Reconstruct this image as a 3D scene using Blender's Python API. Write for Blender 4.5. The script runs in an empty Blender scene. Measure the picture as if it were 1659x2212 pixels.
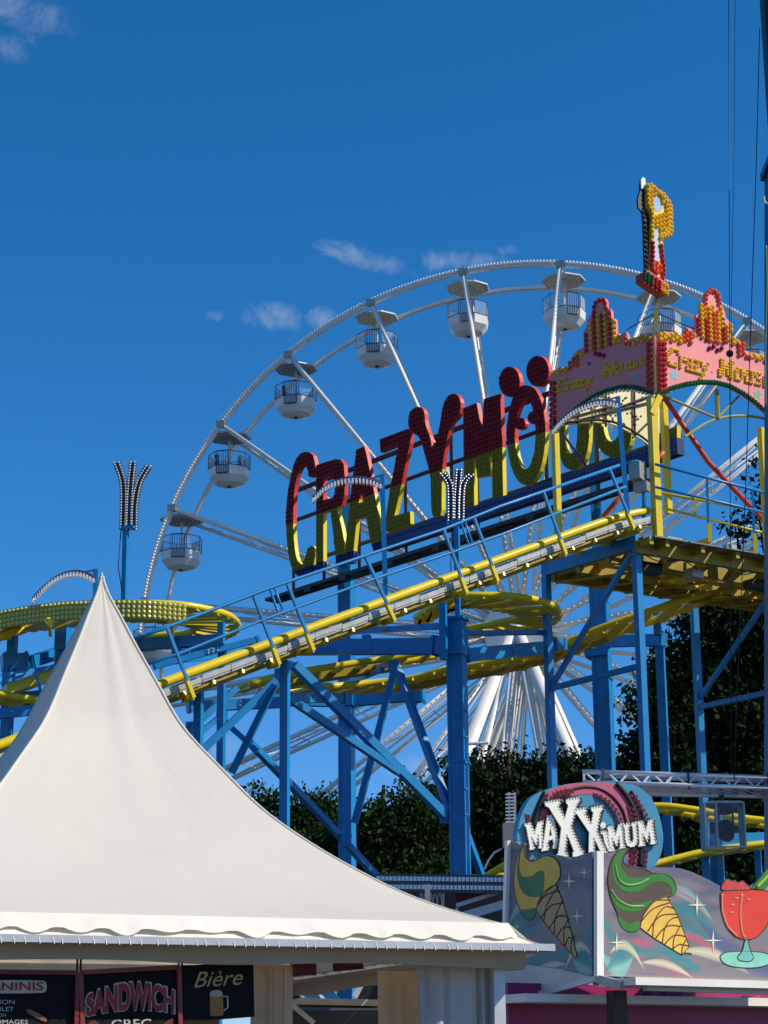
import bpy, math, random
import numpy as np
from mathutils import Vector, Matrix
from mathutils.geometry import tessellate_polygon
random.seed(7); rng = np.random.default_rng(7)
V = Vector; R_ = math.radians
scene = bpy.context.scene
col = scene.collection

# ------------------------------------------------------------------ camera, sky, sun, exposure
FPX, PITCH, ROLL, CAMZ = 4475.0, R_(15.5), 0.009, 1.65          # focal length in units of a 1659 x 2212 picture
CF = V((0, math.cos(PITCH), math.sin(PITCH)))
U0 = V((0, -math.sin(PITCH), math.cos(PITCH))); R0 = V((1, 0, 0))
CR = (R0 - ROLL*U0).normalized(); CU = (U0 + ROLL*R0).normalized()
CAM = V((0, 0, CAMZ))
cd = bpy.data.cameras.new('camera'); cam = bpy.data.objects.new('camera', cd); col.objects.link(cam)
cd.sensor_fit = 'VERTICAL'; cd.sensor_height = 36.0; cd.lens = 36.0*FPX/2212.0
cd.clip_start = 0.1; cd.clip_end = 6000
mw = Matrix.Identity(4)
for i in range(3):
    mw[i][0] = CR[i]; mw[i][1] = CU[i]; mw[i][2] = -CF[i]; mw[i][3] = CAM[i]
cam.matrix_world = mw
scene.camera = cam

SUN_AZ, SUN_EL = R_(102), R_(41)                                 # clockwise from the view direction
SUN = V((math.sin(SUN_AZ)*math.cos(SUN_EL), math.cos(SUN_AZ)*math.cos(SUN_EL), math.sin(SUN_EL)))
sl = bpy.data.lights.new('sun', 'SUN'); sl.energy = 5.0; sl.angle = R_(0.53); sl.color = (1.0, 0.91, 0.76)
so = bpy.data.objects.new('sun', sl); col.objects.link(so)
so.rotation_euler = SUN.to_track_quat('Z', 'Y').to_euler()

world = bpy.data.worlds.new('World'); scene.world = world; world.use_nodes = True
wn = world.node_tree.nodes; wl = world.node_tree.links
for n in list(wn): wn.remove(n)
wo = wn.new('ShaderNodeOutputWorld'); bg = wn.new('ShaderNodeBackground'); bg.inputs[1].default_value = 0.1
sky = wn.new('ShaderNodeTexSky'); sky.sky_type = 'NISHITA'; sky.sun_disc = False
sky.sun_elevation = SUN_EL; sky.sun_rotation = SUN_AZ
sky.altitude = 0; sky.air_density = 0.8; sky.dust_density = 0.0; sky.ozone_density = 6.0
# the phone's deep blue rendition of a clear sky: less red, a little more blue, everywhere alike
sep = wn.new('ShaderNodeSeparateColor'); hsv = wn.new('ShaderNodeCombineColor'); wl.new(sky.outputs[0], sep.inputs[0])
def wm(op, a, b):
    m = wn.new('ShaderNodeMath'); m.operation = op
    for i, v in enumerate((a, b)):
        if isinstance(v, (int, float)): m.inputs[i].default_value = v
        else: wl.new(v, m.inputs[i])
    return m.outputs[0]
red = sep.outputs[0]
wl.new(wm('MINIMUM', wm('MULTIPLY', wm('MULTIPLY', red, red), 0.32), wm('MULTIPLY', red, 0.95)), hsv.inputs[0])
wl.new(wm('MULTIPLY', sep.outputs[1], 1.06), hsv.inputs[1]); wl.new(wm('MINIMUM', wm('MULTIPLY', sep.outputs[2], 1.44), wm('ADD', wm('MULTIPLY', sep.outputs[2], 0.75), 4.0)), hsv.inputs[2])
tc = wn.new('ShaderNodeTexCoord')
# thin fair-weather cloud: soft patches in given directions, torn by noise; a few stand outside the view as well
def ray(x, y):
    return (CF + ((x-829.5)/FPX)*CR - ((y-1106)/FPX)*CU)
clouds = [(30, 26, 170, 52, 16), (20, 96, 105, 48, 6), (790, 560, 130, 26, 15), (1000, 565, 130, 26, 0), (1096, 540, 28, 14, 0),
          (590, 683, 74, 34, 8), (690, 685, 40, 30, 0), (458, 682, 26, 15, 0), (500, 1620, 80, 40, 0), (900, 1660, 90, 30, 0),
          (-600, 300, 330, 90, 10), (2300, 500, 300, 80, 0), (2700, 1300, 400, 90, -5), (-900, 1300, 420, 90, 0)]
noi = wn.new('ShaderNodeTexNoise'); noi.inputs['Scale'].default_value = 42; noi.inputs['Detail'].default_value = 10; noi.inputs['Roughness'].default_value = 0.68
noi.inputs['Distortion'].default_value = 0.9
wl.new(tc.outputs['Generated'], noi.inputs['Vector'])
acc = None
def wmath(op, a, b=None):
    m = wn.new('ShaderNodeMath'); m.operation = op
    for i, v in enumerate((a, b)):
        if v is None: continue
        if isinstance(v, (int, float)): m.inputs[i].default_value = v
        else: wl.new(v, m.inputs[i])
    return m.outputs[0]
def wdot(vec, c):
    m = wn.new('ShaderNodeVectorMath'); m.operation = 'DOT_PRODUCT'; wl.new(vec, m.inputs[0]); m.inputs[1].default_value = c
    return m.outputs['Value']
for (x, y, a, b, rot) in clouds:
    d = ray(x, y).normalized(); ex = CR; ey = CU
    ex = (ex - d*ex.dot(d)).normalized(); ey = d.cross(ex)
    ey = -ey if ey.dot(CU) < 0 else ey
    c_, s_ = math.cos(R_(-rot)), math.sin(R_(-rot))
    e1 = ex*c_ + ey*s_; e2 = -ex*s_ + ey*c_
    p = wdot(tc.outputs['Generated'], e1*(FPX/a)); q = wdot(tc.outputs['Generated'], e2*(FPX/b)); f = wdot(tc.outputs['Generated'], d)
    rr = wmath('ADD', wmath('MULTIPLY', p, p), wmath('MULTIPLY', q, q))
    g = wmath('SUBTRACT', 1.15, rr)
    g = wmath('MINIMUM', g, wmath('MULTIPLY', wmath('SUBTRACT', f, 0.5), 10))
    acc = g if acc is None else wmath('MAXIMUM', acc, g)
m1 = wmath('ADD', wmath('MULTIPLY', acc, 0.55), wmath('MULTIPLY', wmath('SUBTRACT', noi.outputs['Fac'], 0.53), 2.4))
m2 = wn.new('ShaderNodeMapRange'); m2.interpolation_type = 'SMOOTHSTEP'
wl.new(m1, m2.inputs[0]); m2.inputs[1].default_value = 0.0; m2.inputs[2].default_value = 1.1; m2.inputs[3].default_value = 0; m2.inputs[4].default_value = 0.42
mixc = wn.new('ShaderNodeMixRGB'); mixc.inputs[2].default_value = (4.6, 5.6, 7.2, 1)
wl.new(m2.outputs[0], mixc.inputs[0]); wl.new(hsv.outputs[0], mixc.inputs[1])
wl.new(mixc.outputs[0], bg.inputs[0]); wl.new(bg.outputs[0], wo.inputs[0])

scene.view_settings.view_transform = 'Standard'; scene.view_settings.look = 'None'
scene.view_settings.exposure = 0.0; scene.view_settings.gamma = 1.0
scene.cycles.max_bounces = 6; scene.cycles.transparent_max_bounces = 12

# ------------------------------------------------------------------ pixel -> place (a pixel gives a direction; the depth comes from what the thing stands on)
def P(x, y, Y):
    d = ray(x, y); return CAM + d*(Y/d.y)
def onp(x, y, P0, n):
    d = ray(x, y); return CAM + d*((P0-CAM).dot(n)/d.dot(n))
def onz(x, y, z):
    d = ray(x, y); return CAM + d*((z-CAMZ)/d.z)
def Z(ox, oy, s): return lambda x, y: ((ox + x/s)/1.8517, (oy + y/s)/1.8517)
r1 = Z(1000, 1300, 1.3825); r2 = Z(2000, 650, 1.5476); r3 = Z(2000, 1500, 1.5476); r4 = Z(400, 1000, 1.3825)
r5 = Z(0, 1800, 1.3825); r6 = Z(1000, 2100, 1.3825); r7 = Z(1900, 2100, 1.4155); r8 = Z(1900, 2924, 1.4155)
s1 = Z(0, 3400, 1.5082); s2 = Z(900, 3300, 1.2762); s3 = Z(1900, 3000, 1.8433); s4 = Z(2400, 3300, 2.4688)
s5 = Z(2500, 650, 3.6867); s6 = Z(2150, 1150, 1.7993); t1 = Z(0, 2150, 2.37); t2 = Z(650, 2450, 2.37); t3 = Z(1600, 2200, 2.37); t4 = Z(2450, 1900, 2.667)
idn = lambda x, y: (x, y)

# ------------------------------------------------------------------ materials
def L(r, g, b):
    f = lambda c: (c/255/12.92) if c/255 <= 0.04045 else ((c/255+0.055)/1.055)**2.4
    return (f(r), f(g), f(b), 1)
MATS = {}
def mat(name, rgb, rough=0.45, metal=0.0, var=0.12, scale=3.0, bump=0.0, bscale=40, trans=0.0, coat=0.0, grime=0.0):
    if name in MATS: return MATS[name]
    m = bpy.data.materials.new(name); m.use_nodes = True; MATS[name] = m
    nt = m.node_tree; b = nt.nodes['Principled BSDF']
    c = L(*rgb)
    b.inputs['Roughness'].default_value = rough; b.inputs['Metallic'].default_value = metal
    if coat: b.inputs['Coat Weight'].default_value = coat
    t = nt.nodes.new('ShaderNodeTexCoord'); n = nt.nodes.new('ShaderNodeTexNoise')
    n.inputs['Scale'].default_value = scale; n.inputs['Detail'].default_value = 6; n.inputs['Roughness'].default_value = 0.65
    nt.links.new(t.outputs['Object'], n.inputs['Vector'])
    r = nt.nodes.new('ShaderNodeValToRGB')
    e = r.color_ramp.elements
    e[0].position = 0.3; e[1].position = 0.7
    e[0].color = tuple(k*(1-var) for k in c[:3])+(1,); e[1].color = tuple(min(1, k*(1+var)) for k in c[:3])+(1,)
    nt.links.new(n.outputs['Fac'], r.inputs[0])
    out = r.outputs[0]
    if grime:
        n2 = nt.nodes.new('ShaderNodeTexNoise'); n2.inputs['Scale'].default_value = scale*4; n2.inputs['Detail'].default_value = 8; n2.inputs['Roughness'].default_value = 0.7
        nt.links.new(t.outputs['Object'], n2.inputs['Vector'])
        mr = nt.nodes.new('ShaderNodeMapRange'); mr.inputs[1].default_value = 0.56; mr.inputs[2].default_value = 0.78; mr.inputs[4].default_value = grime
        nt.links.new(n2.outputs['Fac'], mr.inputs[0])
        mx = nt.nodes.new('ShaderNodeMixRGB'); mx.inputs[2].default_value = L(62, 52, 40)
        nt.links.new(mr.outputs[0], mx.inputs[0]); nt.links.new(out, mx.inputs[1]); out = mx.outputs[0]
    nt.links.new(out, b.inputs['Base Color'])
    if name.startswith('leaf'): b.inputs['Specular IOR Level'].default_value = 0.08
    if bump:
        bn = nt.nodes.new('ShaderNodeTexNoise'); bn.inputs['Scale'].default_value = bscale; bn.inputs['Detail'].default_value = 4
        nt.links.new(t.outputs['Object'], bn.inputs['Vector'])
        bm_ = nt.nodes.new('ShaderNodeBump'); bm_.inputs['Strength'].default_value = bump; bm_.inputs['Distance'].default_value = 0.02
        nt.links.new(bn.outputs['Fac'], bm_.inputs['Height']); nt.links.new(bm_.outputs[0], b.inputs['Normal'])
    if trans:
        tr = nt.nodes.new('ShaderNodeBsdfTranslucent'); nt.links.new(out, tr.inputs[0])
        mx = nt.nodes.new('ShaderNodeMixShader'); mx.inputs[0].default_value = trans
        o = nt.nodes['Material Output']
        nt.links.new(b.outputs[0], mx.inputs[1]); nt.links.new(tr.outputs[0], mx.inputs[2]); nt.links.new(mx.outputs[0], o.inputs[0])
    return m
def glass(name, rgb, alpha, rough=0.05):
    m = bpy.data.materials.new(name); m.use_nodes = True; MATS[name] = m
    nt = m.node_tree; b = nt.nodes['Principled BSDF']; o = nt.nodes['Material Output']
    b.inputs['Base Color'].default_value = L(*rgb); b.inputs['Roughness'].default_value = rough
    t = nt.nodes.new('ShaderNodeBsdfTransparent'); mx = nt.nodes.new('ShaderNodeMixShader')
    fr = nt.nodes.new('ShaderNodeFresnel'); fr.inputs[0].default_value = 1.45
    ad = nt.nodes.new('ShaderNodeMath'); ad.operation = 'ADD'; ad.use_clamp = True; ad.inputs[1].default_value = alpha
    nt.links.new(fr.outputs[0], ad.inputs[0]); nt.links.new(ad.outputs[0], mx.inputs[0])
    nt.links.new(t.outputs[0], mx.inputs[1]); nt.links.new(b.outputs[0], mx.inputs[2]); nt.links.new(mx.outputs[0], o.inputs[0])
    return m
BLUE = mat('blue_paint', (6, 124, 186), 0.38, 0, 0.14, 2.4, 0.08, 30, grime=0.2)
YELD = mat('shaded_yellow', (160, 138, 14), 0.5, 0, 0.25, 2.5, 0.05, 30, grime=0.8)  # yellow_paint darkened: underside shade put into the colour, plus heavier grime
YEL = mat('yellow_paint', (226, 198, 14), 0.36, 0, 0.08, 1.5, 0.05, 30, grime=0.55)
WHT = mat('white_paint', (238, 234, 224), 0.4, 0, 0.06, 1.5, grime=0.18)
GAL = mat('galvanised', (168, 168, 160), 0.45, 0.5, 0.18, 6, 0.1, 60, grime=0.5)
DARK = mat('black_paint', (26, 28, 34), 0.5, 0, 0.2, 4)
NAVY = mat('navy_paint', (16, 34, 92), 0.45, 0, 0.15, 3)
REDT = mat('red_tube', (206, 70, 52), 0.45, 0, 0.1, 3)
ALU = mat('aluminium', (206, 207, 208), 0.4, 0.25, 0.1, 5)
BULBW = mat('clear_bulb', (252, 252, 246), 0.35, 0, 0.15, 20, coat=0.6)
BULBY = mat('amber_bulb', (244, 190, 22), 0.22, 0, 0.15, 20, coat=0.6)
BULBR = mat('red_bulb', (188, 26, 42), 0.22, 0, 0.2, 20, coat=0.6)
BULBO = mat('orange_bulb', (236, 92, 44), 0.22, 0, 0.2, 20, coat=0.6)
BULBG = mat('green_bulb', (8, 88, 40), 0.22, 0, 0.2, 20, coat=0.6)

# ------------------------------------------------------------------ mesh helpers
WL = {}                                                          # world location of every parent's origin
def thing(name, label, cat, loc=(0, 0, 0), group=None):
    o = bpy.data.objects.new(name, None); col.objects.link(o); o.empty_display_size = 0.2
    o.location = loc; WL[o] = V(loc); o['label'] = label; o['category'] = cat
    if group: o['group'] = group
    return o
def tag(o, label, cat, group=None):
    o['label'] = label; o['category'] = cat
    if group: o['group'] = group
    return o
def link_mesh(name, verts, faces, m, parent=None, smooth=False, uv=None):
    me = bpy.data.meshes.new(name)
    me.from_pydata([tuple(v) for v in verts], [], faces); me.update()
    me.materials.append(m)
    if smooth: me.polygons.foreach_set('use_smooth', [True]*len(me.polygons))
    o = bpy.data.objects.new(name, me); col.objects.link(o)
    WL[o] = V((0, 0, 0))
    if parent is not None:
        o.parent = parent; o.location = -WL[parent]
    return o
class MB:
    def __init__(s): s.v = []; s.f = []
    def add(s, vs, fs):
        b = len(s.v); s.v += [V(x) for x in vs]; s.f += [tuple(i+b for i in f) for f in fs]; return s
    def box8(s, c, ax, ay, az):
        vs = [c + ax*i + ay*j + az*k for k in (-1, 1) for j in (-1, 1) for i in (-1, 1)]
        return s.add(vs, [(0, 2, 3, 1), (4, 5, 7, 6), (0, 1, 5, 4), (2, 6, 7, 3), (0, 4, 6, 2), (1, 3, 7, 5)])
    def box(s, c, sx, sy, sz, yaw=0):
        c_, n_ = math.cos(yaw), math.sin(yaw)
        return s.box8(V(c), V((c_, n_, 0))*sx/2, V((-n_, c_, 0))*sy/2, V((0, 0, sz/2)))
    def bar(s, p, q, w, h, up=(0, 0, 1), ext=0.0):
        p = V(p); q = V(q); d = (q-p).normalized(); p = p-d*ext; q = q+d*ext
        up = V(up)
        if abs(d.dot(up)) > 0.98: up = V((0, 1, 0))
        a = d.cross(up).normalized(); b = a.cross(d)
        return s.box8((p+q)/2, (q-p)/2, a*w/2, b*h/2)
    def tube(s, pts, r, n=8, closed=False, cap=True):
        pts = [V(p) for p in pts]; k = len(pts); rs = r if isinstance(r, (list, tuple)) else [r]*k
        base = len(s.v); prev = None
        for i, p in enumerate(pts):
            if closed: d = pts[(i+1) % k]-pts[i-1]
            else: d = pts[min(i+1, k-1)]-pts[max(i-1, 0)]
            d.normalize()
            if prev is None:
                up = V((0, 0, 1)) if abs(d.z) < 0.95 else V((0, 1, 0))
                a = d.cross(up).normalized()
            else:
                a = (prev - d*prev.dot(d)).normalized()
            prev = a; b = a.cross(d)
            for j in range(n):
                t = 2*math.pi*j/n; s.v.append(p + (a*math.cos(t)+b*math.sin(t))*rs[i])
        m = k if closed else k-1
        for i in range(m):
            i2 = (i+1) % k
            for j in range(n):
                j2 = (j+1) % n
                s.f.append((base+i*n+j, base+i*n+j2, base+i2*n+j2, base+i2*n+j))
        if cap and not closed:
            s.f.append(tuple(base+j for j in reversed(range(n)))); s.f.append(tuple(base+(k-1)*n+j for j in range(n)))
        return s
    def dome(s, p, n, r, h=None, k=6):
        h = r if h is None else h
        n = V(n).normalized(); up = V((0, 0, 1)) if abs(n.z) < 0.9 else V((1, 0, 0))
        a = n.cross(up).normalized(); b = n.cross(a); base = len(s.v); p = V(p)
        for rr, hh in ((1, 0), (0.8, 0.65)):
            for j in range(k):
                t = 2*math.pi*j/k; s.v.append(p + (a*math.cos(t)+b*math.sin(t))*r*rr + n*h*hh)
        s.v.append(p+n*h)
        for j in range(k):
            j2 = (j+1) % k
            s.f.append((base+j, base+j2, base+k+j2, base+k+j)); s.f.append((base+k+j, base+k+j2, base+2*k))
        return s
    def ball(s, c, rx, ry=None, rz=None, nu=10, nv=7):
        ry = ry or rx; rz = rz or rx; c = V(c); base = len(s.v)
        for i in range(1, nv):
            t = math.pi*i/nv
            for j in range(nu):
                u = 2*math.pi*j/nu; s.v.append(c+V((rx*math.sin(t)*math.cos(u), ry*math.sin(t)*math.sin(u), rz*math.cos(t))))
        s.v.append(c+V((0, 0, rz))); s.v.append(c-V((0, 0, rz))); T = len(s.v)-2
        for i in range(nv-2):
            for j in range(nu):
                j2 = (j+1) % nu; s.f.append((base+i*nu+j, base+(i+1)*nu+j, base+(i+1)*nu+j2, base+i*nu+j2))
        for j in range(nu):
            j2 = (j+1) % nu; s.f.append((T, base+j, base+j2)); s.f.append((T+1, base+(nv-2)*nu+j2, base+(nv-2)*nu+j))
        return s
    def slab(s, loops, n, th):
        """flat polygon (outer loop + holes, world points on one plane), front face on the plane, thickness th backwards along -n"""
        loops = [[V(p) for p in l] for l in loops]
        n = V(n).normalized()
        flat = [p for l in loops for p in l]
        ax = n.cross(V((0, 0, 1)) if abs(n.z) < 0.9 else V((1, 0, 0))).normalized(); ay = n.cross(ax)
        l2 = [[V((p.dot(ax), p.dot(ay), 0)) for p in l] for l in loops]
        tris = tessellate_polygon(l2); b = len(s.v); N = len(flat)
        s.v += flat + [p - n*th for p in flat]
        for t in tris:
            a_, b_, c_ = flat[t[0]], flat[t[1]], flat[t[2]]
            tt = t if (b_-a_).cross(c_-a_).dot(n) > 0 else (t[0], t[2], t[1])
            s.f.append(tuple(b+i for i in tt)); s.f.append(tuple(b+N+i for i in reversed(tt)))
        k = 0
        for li, l in enumerate(l2):
            m = len(l); ar = sum(l[i].x*l[(i+1) % m].y-l[(i+1) % m].x*l[i].y for i in range(m))
            ccw = (ar > 0) == (ax.cross(ay).dot(n) > 0)
            if li: ccw = not ccw
            for i in range(m):
                j = (i+1) % m; q = (b+k+i, b+N+k+i, b+N+k+j, b+k+j)
                s.f.append(q if ccw else q[::-1])
            k += m
        return s
    def build(s, name, m, parent=None, smooth=False):
        return link_mesh(name, s.v, s.f, m, parent, smooth)
def bar1(name, p, q, w, h, m, parent, up=(0, 0, 1), ext=0): return MB().bar(p, q, w, h, up, ext).build(name, m, parent)
def tube1(name, pts, r, m, parent, n=8): return MB().tube(pts, r, n).build(name, m, parent, True)
def stuff(o): o['kind'] = 'stuff'; return o
def kids(o): return [c for c in bpy.data.objects if c.parent == o]
def copy_tree(o, parent=None, km=None):
    if km is None:
        km = {}
        for c in bpy.data.objects:
            if c.parent: km.setdefault(c.parent, []).append(c)
    c = o.copy(); col.objects.link(c); c.parent = parent
    for ch in km.get(o, []): copy_tree(ch, c, km)
    return c
def smooth_poly(pts, it=2, closed=True):
    for _ in range(it):
        out = []; k = len(pts)
        for i in range(k if closed else k-1):
            p, q = pts[i], pts[(i+1) % k]
            out += [(p[0]*.75+q[0]*.25, p[1]*.75+q[1]*.25), (p[0]*.25+q[0]*.75, p[1]*.25+q[1]*.75)]
        if not closed: out = [pts[0]]+out+[pts[-1]]
        pts = out
    return pts
def crom(pts, n=8):
    out = []; k = len(pts); pts = [V(p) for p in pts]
    for i in range(k-1):
        p0, p1, p2, p3 = pts[max(i-1, 0)], pts[i], pts[i+1], pts[min(i+2, k-1)]
        for j in range(n):
            t = j/n
            out.append(0.5*((2*p1)+(p2-p0)*t+(2*p0-5*p1+4*p2-p3)*t*t+(3*p1-p0-3*p2+p3)*t**3))
    out.append(pts[-1]); return out
def resample(pts, step=None, n=None):
    pts = [V(p) for p in pts]; s = [0]
    for i in range(1, len(pts)): s.append(s[-1]+(pts[i]-pts[i-1]).length)
    n = n or max(2, int(s[-1]/step)+1); out = []; k = 0
    for i in range(n):
        t = s[-1]*i/(n-1)
        while k < len(s)-2 and s[k+1] < t: k += 1
        d = s[k+1]-s[k]; out.append(pts[k].lerp(pts[k+1], (t-s[k])/d if d else 0))
    return out
def inside(pt, loops):
    x, y = pt; c = False
    for l in loops:
        k = len(l)
        for i in range(k):
            (x1, y1), (x2, y2) = l[i], l[i-1]
            if (y1 > y) != (y2 > y) and x < (x2-x1)*(y-y1)/(y2-y1)+x1: c = not c
    return c
_font = {}
def text_tris(txt, bold=0.0, shear=0.0, sx=1.0):
    """text as 2D triangles, normalised to height 1 with the lower left corner at 0,0"""
    cu = bpy.data.curves.new('t', 'FONT'); cu.body = txt; cu.offset = bold; cu.shear = shear; cu.resolution_u = 4
    o = bpy.data.objects.new('t', cu); col.objects.link(o)
    dg = bpy.context.evaluated_depsgraph_get(); me = bpy.data.meshes.new_from_object(o.evaluated_get(dg))
    vs = [(v.co.x*sx, v.co.y) for v in me.vertices]; fs = [tuple(p.vertices) for p in me.polygons]
    bpy.data.objects.remove(o); bpy.data.curves.remove(cu); bpy.data.meshes.remove(me)
    x0 = min(v[0] for v in vs); y0 = min(v[1] for v in vs); x1 = max(v[0] for v in vs); y1 = max(v[1] for v in vs)
    return [((x-x0)/(x1-x0), (y-y0)/(y1-y0)) for x, y in vs], fs
def text_on(name, txt, quad, m, parent, off, n, bold=0.0, shear=0.0, th=0.004, warp=None):
    """text laid into a world quad (bottom-left, bottom-right, top-right, top-left), off metres proud of it; a thin raised print"""
    vs, fs = text_tris(txt, bold, shear); a, b, c, d = [V(q) for q in quad]; n = V(n).normalized()
    pts = []
    for x, y in vs:
        if warp: x, y = warp(x, y)
        pts.append(a.lerp(b, x).lerp(d.lerp(c, x), y)+n*off)
    mb = MB(); mb.add(pts, [])
    for f in fs:
        p, q, r = pts[f[0]], pts[f[1]], pts[f[2]]
        mb.f.append(f if (q-p).cross(r-p).dot(n) > 0 else f[::-1])
    return mb.build(name, m, parent)
# ------------------------------------------------------------------ ground
gm = mat('asphalt', (54, 54, 55), 0.9, 0, 0.25, 0.6, 0.3, 60)
g = link_mesh('ground', [(-1500, -200, 0), (1500, -200, 0), (1500, 3000, 0), (-1500, 3000, 0)], [(0, 1, 2, 3)], gm); g['kind'] = 'structure'

# ------------------------------------------------------------------ ferris wheel
WC = V((5.983, 90.0, 20.96)); WR = 17.488; WPH = 0.397; WYAW = R_(11); NG = 24; GAP = 2.3
WE = V((math.cos(WYAW), -math.sin(WYAW), 0)); WA = V((math.sin(WYAW), math.cos(WYAW), 0)); UZ = V((0, 0, 1))
def wpt(a, r, back=0.0): return WC + (-math.cos(a)*WE + math.sin(a)*UZ)*r + WA*back
wheel = thing('ferris_wheel', 'huge white ferris wheel rising behind the blue and yellow coaster', 'ferris wheel', (WC.x, WC.y+GAP/2, 0))
STEP = 2*math.pi/NG
for k in range(NG):
    a0 = WPH+(k-6)*STEP; a1 = a0+STEP
    fr = resample([wpt(a0+(a1-a0)*t/8, WR) for t in range(9)], n=9)
    seg = MB()
    for i in range(8): seg.bar(fr[i], fr[i+1], 0.15, 0.2, WA, 0.01)
    seg_o = seg.build('front_rim_segment', WHT, wheel)
    bk = [wpt(a0+(a1-a0)*t/6, WR-0.25, GAP) for t in range(7)]
    seg = MB()
    for i in range(6): seg.bar(bk[i], bk[i+1], 0.14, 0.27, WA, 0.01)
    seg.build('rear_rim_segment', WHT, wheel)
    mb = MB(); N = 30
    for i in range(N):
        for s_, dr in ((-0.055, 0.10), (0.05, 0.16)):
            a = a0+(a1-a0)*(i+0.5+(0.25 if dr > .12 else 0))/N
            p = wpt(a, WR+dr-0.03, -0.10); mb.dome(p, -WA+0.5*(p-WC).normalized(), 0.075, 0.09)
    stuff(mb.build('bulb_row', BULBW, seg_o))
    # spokes: a front and a rear rod, tied by ladder bars
    f0 = wpt(a0, WR-0.05); fh = wpt(a0, 1.3, -0.35); b0 = wpt(a0, WR-0.3, GAP); bh = wpt(a0, 1.3, GAP+0.35)
    sp = tube1('front_spoke', [f0, fh], 0.115, WHT, wheel, 8)
    tube1('rear_spoke', [b0, bh], 0.1, WHT, wheel, 8)
    for p_, q_ in ((f0, wpt(a0+.1, 1.2, GAP+0.2)), (b0, wpt(a0-.1, 1.2, -0.2))): tube1('cross_spoke', [p_, q_], 0.045, WHT, wheel, 6)
    lad = MB()
    for i, t in enumerate((0.22, 0.4, 0.58, 0.76)):
        p = f0.lerp(fh, t); q = b0.lerp(bh, t)
        lad.tube([p, q], 0.035, 6)
        if i < 3: lad.tube([p, b0.lerp(bh, t+0.18)], 0.028, 6)
    lad.build('spoke_bracing', WHT, wheel)
    mb = MB()
    for i in range(34):
        p = f0.lerp(fh, 0.35+0.62*i/34); mb.dome(p-WA*0.1, -WA, 0.05, 0.05)
    stuff(mb.build('spoke_lights', BULBW, sp))
    nd = MB(); nd.box8(wpt(a0, WR+0.02, -0.02), WE*0.2, WA*0.16, UZ*0.16); nd.build('rim_joint', GAL, wheel)
    # cross tie between the rims at the node
    tube1('cross_axle', [wpt(a0, WR-0.1, 0.0), wpt(a0, WR-0.1, GAP)], 0.06, WHT, wheel, 8)
hub = MB()
hub.tube([WC-WA*0.6, WC+WA*(GAP+0.6)], 0.85, 20); hub.build('hub', WHT, wheel, False)
for s_ in (-0.62, GAP+0.62):
    mb = MB(); mb.tube([WC+WA*(s_-0.06), WC+WA*(s_+0.06)], 1.55, 16); mb.build('hub_plate', WHT, wheel)
# legs: two big tapered box legs and two slimmer ones on each side
for back in (-1.6, GAP+1.6):
    for dx, w0, w1 in ((-8.4, 0.26, 0.52), (8.0, 0.26, 0.52), (-5.4, 0.1, 0.2), (3.4, 0.1, 0.2), (-2.4, 0.08, 0.15)):
        top = WC+WA*back*0.85; bot = V((WC.x, WC.y, 0))+WE*dx+WA*(back+(-2.2 if back < 0 else 2.2))
        mb = MB(); mb.tube([top, bot], [w0, w1], 12); mb.build('support_leg', WHT, wheel, True)
    lad = MB()
    for t in (0.25, 0.5, 0.75):
        z = WC.z*(1-t)
        p = WC.lerp(V((WC.x, WC.y, 0))+WE*-8.4, t)+WA*(back*1.6); q = WC.lerp(V((WC.x, WC.y, 0))+WE*-4.6, t)+WA*(back*1.6)
        lad.tube([p, q], 0.08, 6)
    lad.build('leg_bracing', WHT, wheel)
mb = MB()
for k in range(-1, 2): mb.box(V((WC.x, WC.y+GAP/2, 0.3))+WE*k*8.2, 3, 9, 0.6, -WYAW)
mb.build('base_frame', GAL, wheel)

# gondola prototype (origin at its pivot)
GLASS = glass('gondola_glass', (205, 222, 232), 0.2)
ROOFU = mat('gondola_roof_paint', (176, 176, 170), 0.5, 0, 0.15, 4)
GSH = mat('gondola_shell_paint', (232, 230, 224), 0.35, 0, 0.05, 2, coat=0.3)
FRM = mat('gondola_frame_paint', (66, 82, 104), 0.4, 0, 0.1, 4)
def ring(r, z, n=8, ph=math.pi/8): return [V((r*math.cos(ph+2*math.pi*i/n), r*math.sin(ph+2*math.pi*i/n), z)) for i in range(n)]
def loft(rings, cap0=True, cap1=True):
    mb = MB(); n = len(rings[0])
    for r in rings: mb.v += r
    for i in range(len(rings)-1):
        for j in range(n):
            j2 = (j+1) % n; mb.f.append((i*n+j, i*n+j2, (i+1)*n+j2, (i+1)*n+j))
    if cap0: mb.f.append(tuple(reversed(range(n))))
    if cap1: mb.f.append(tuple((len(rings)-1)*n+j for j in range(n)))
    return mb
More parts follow.
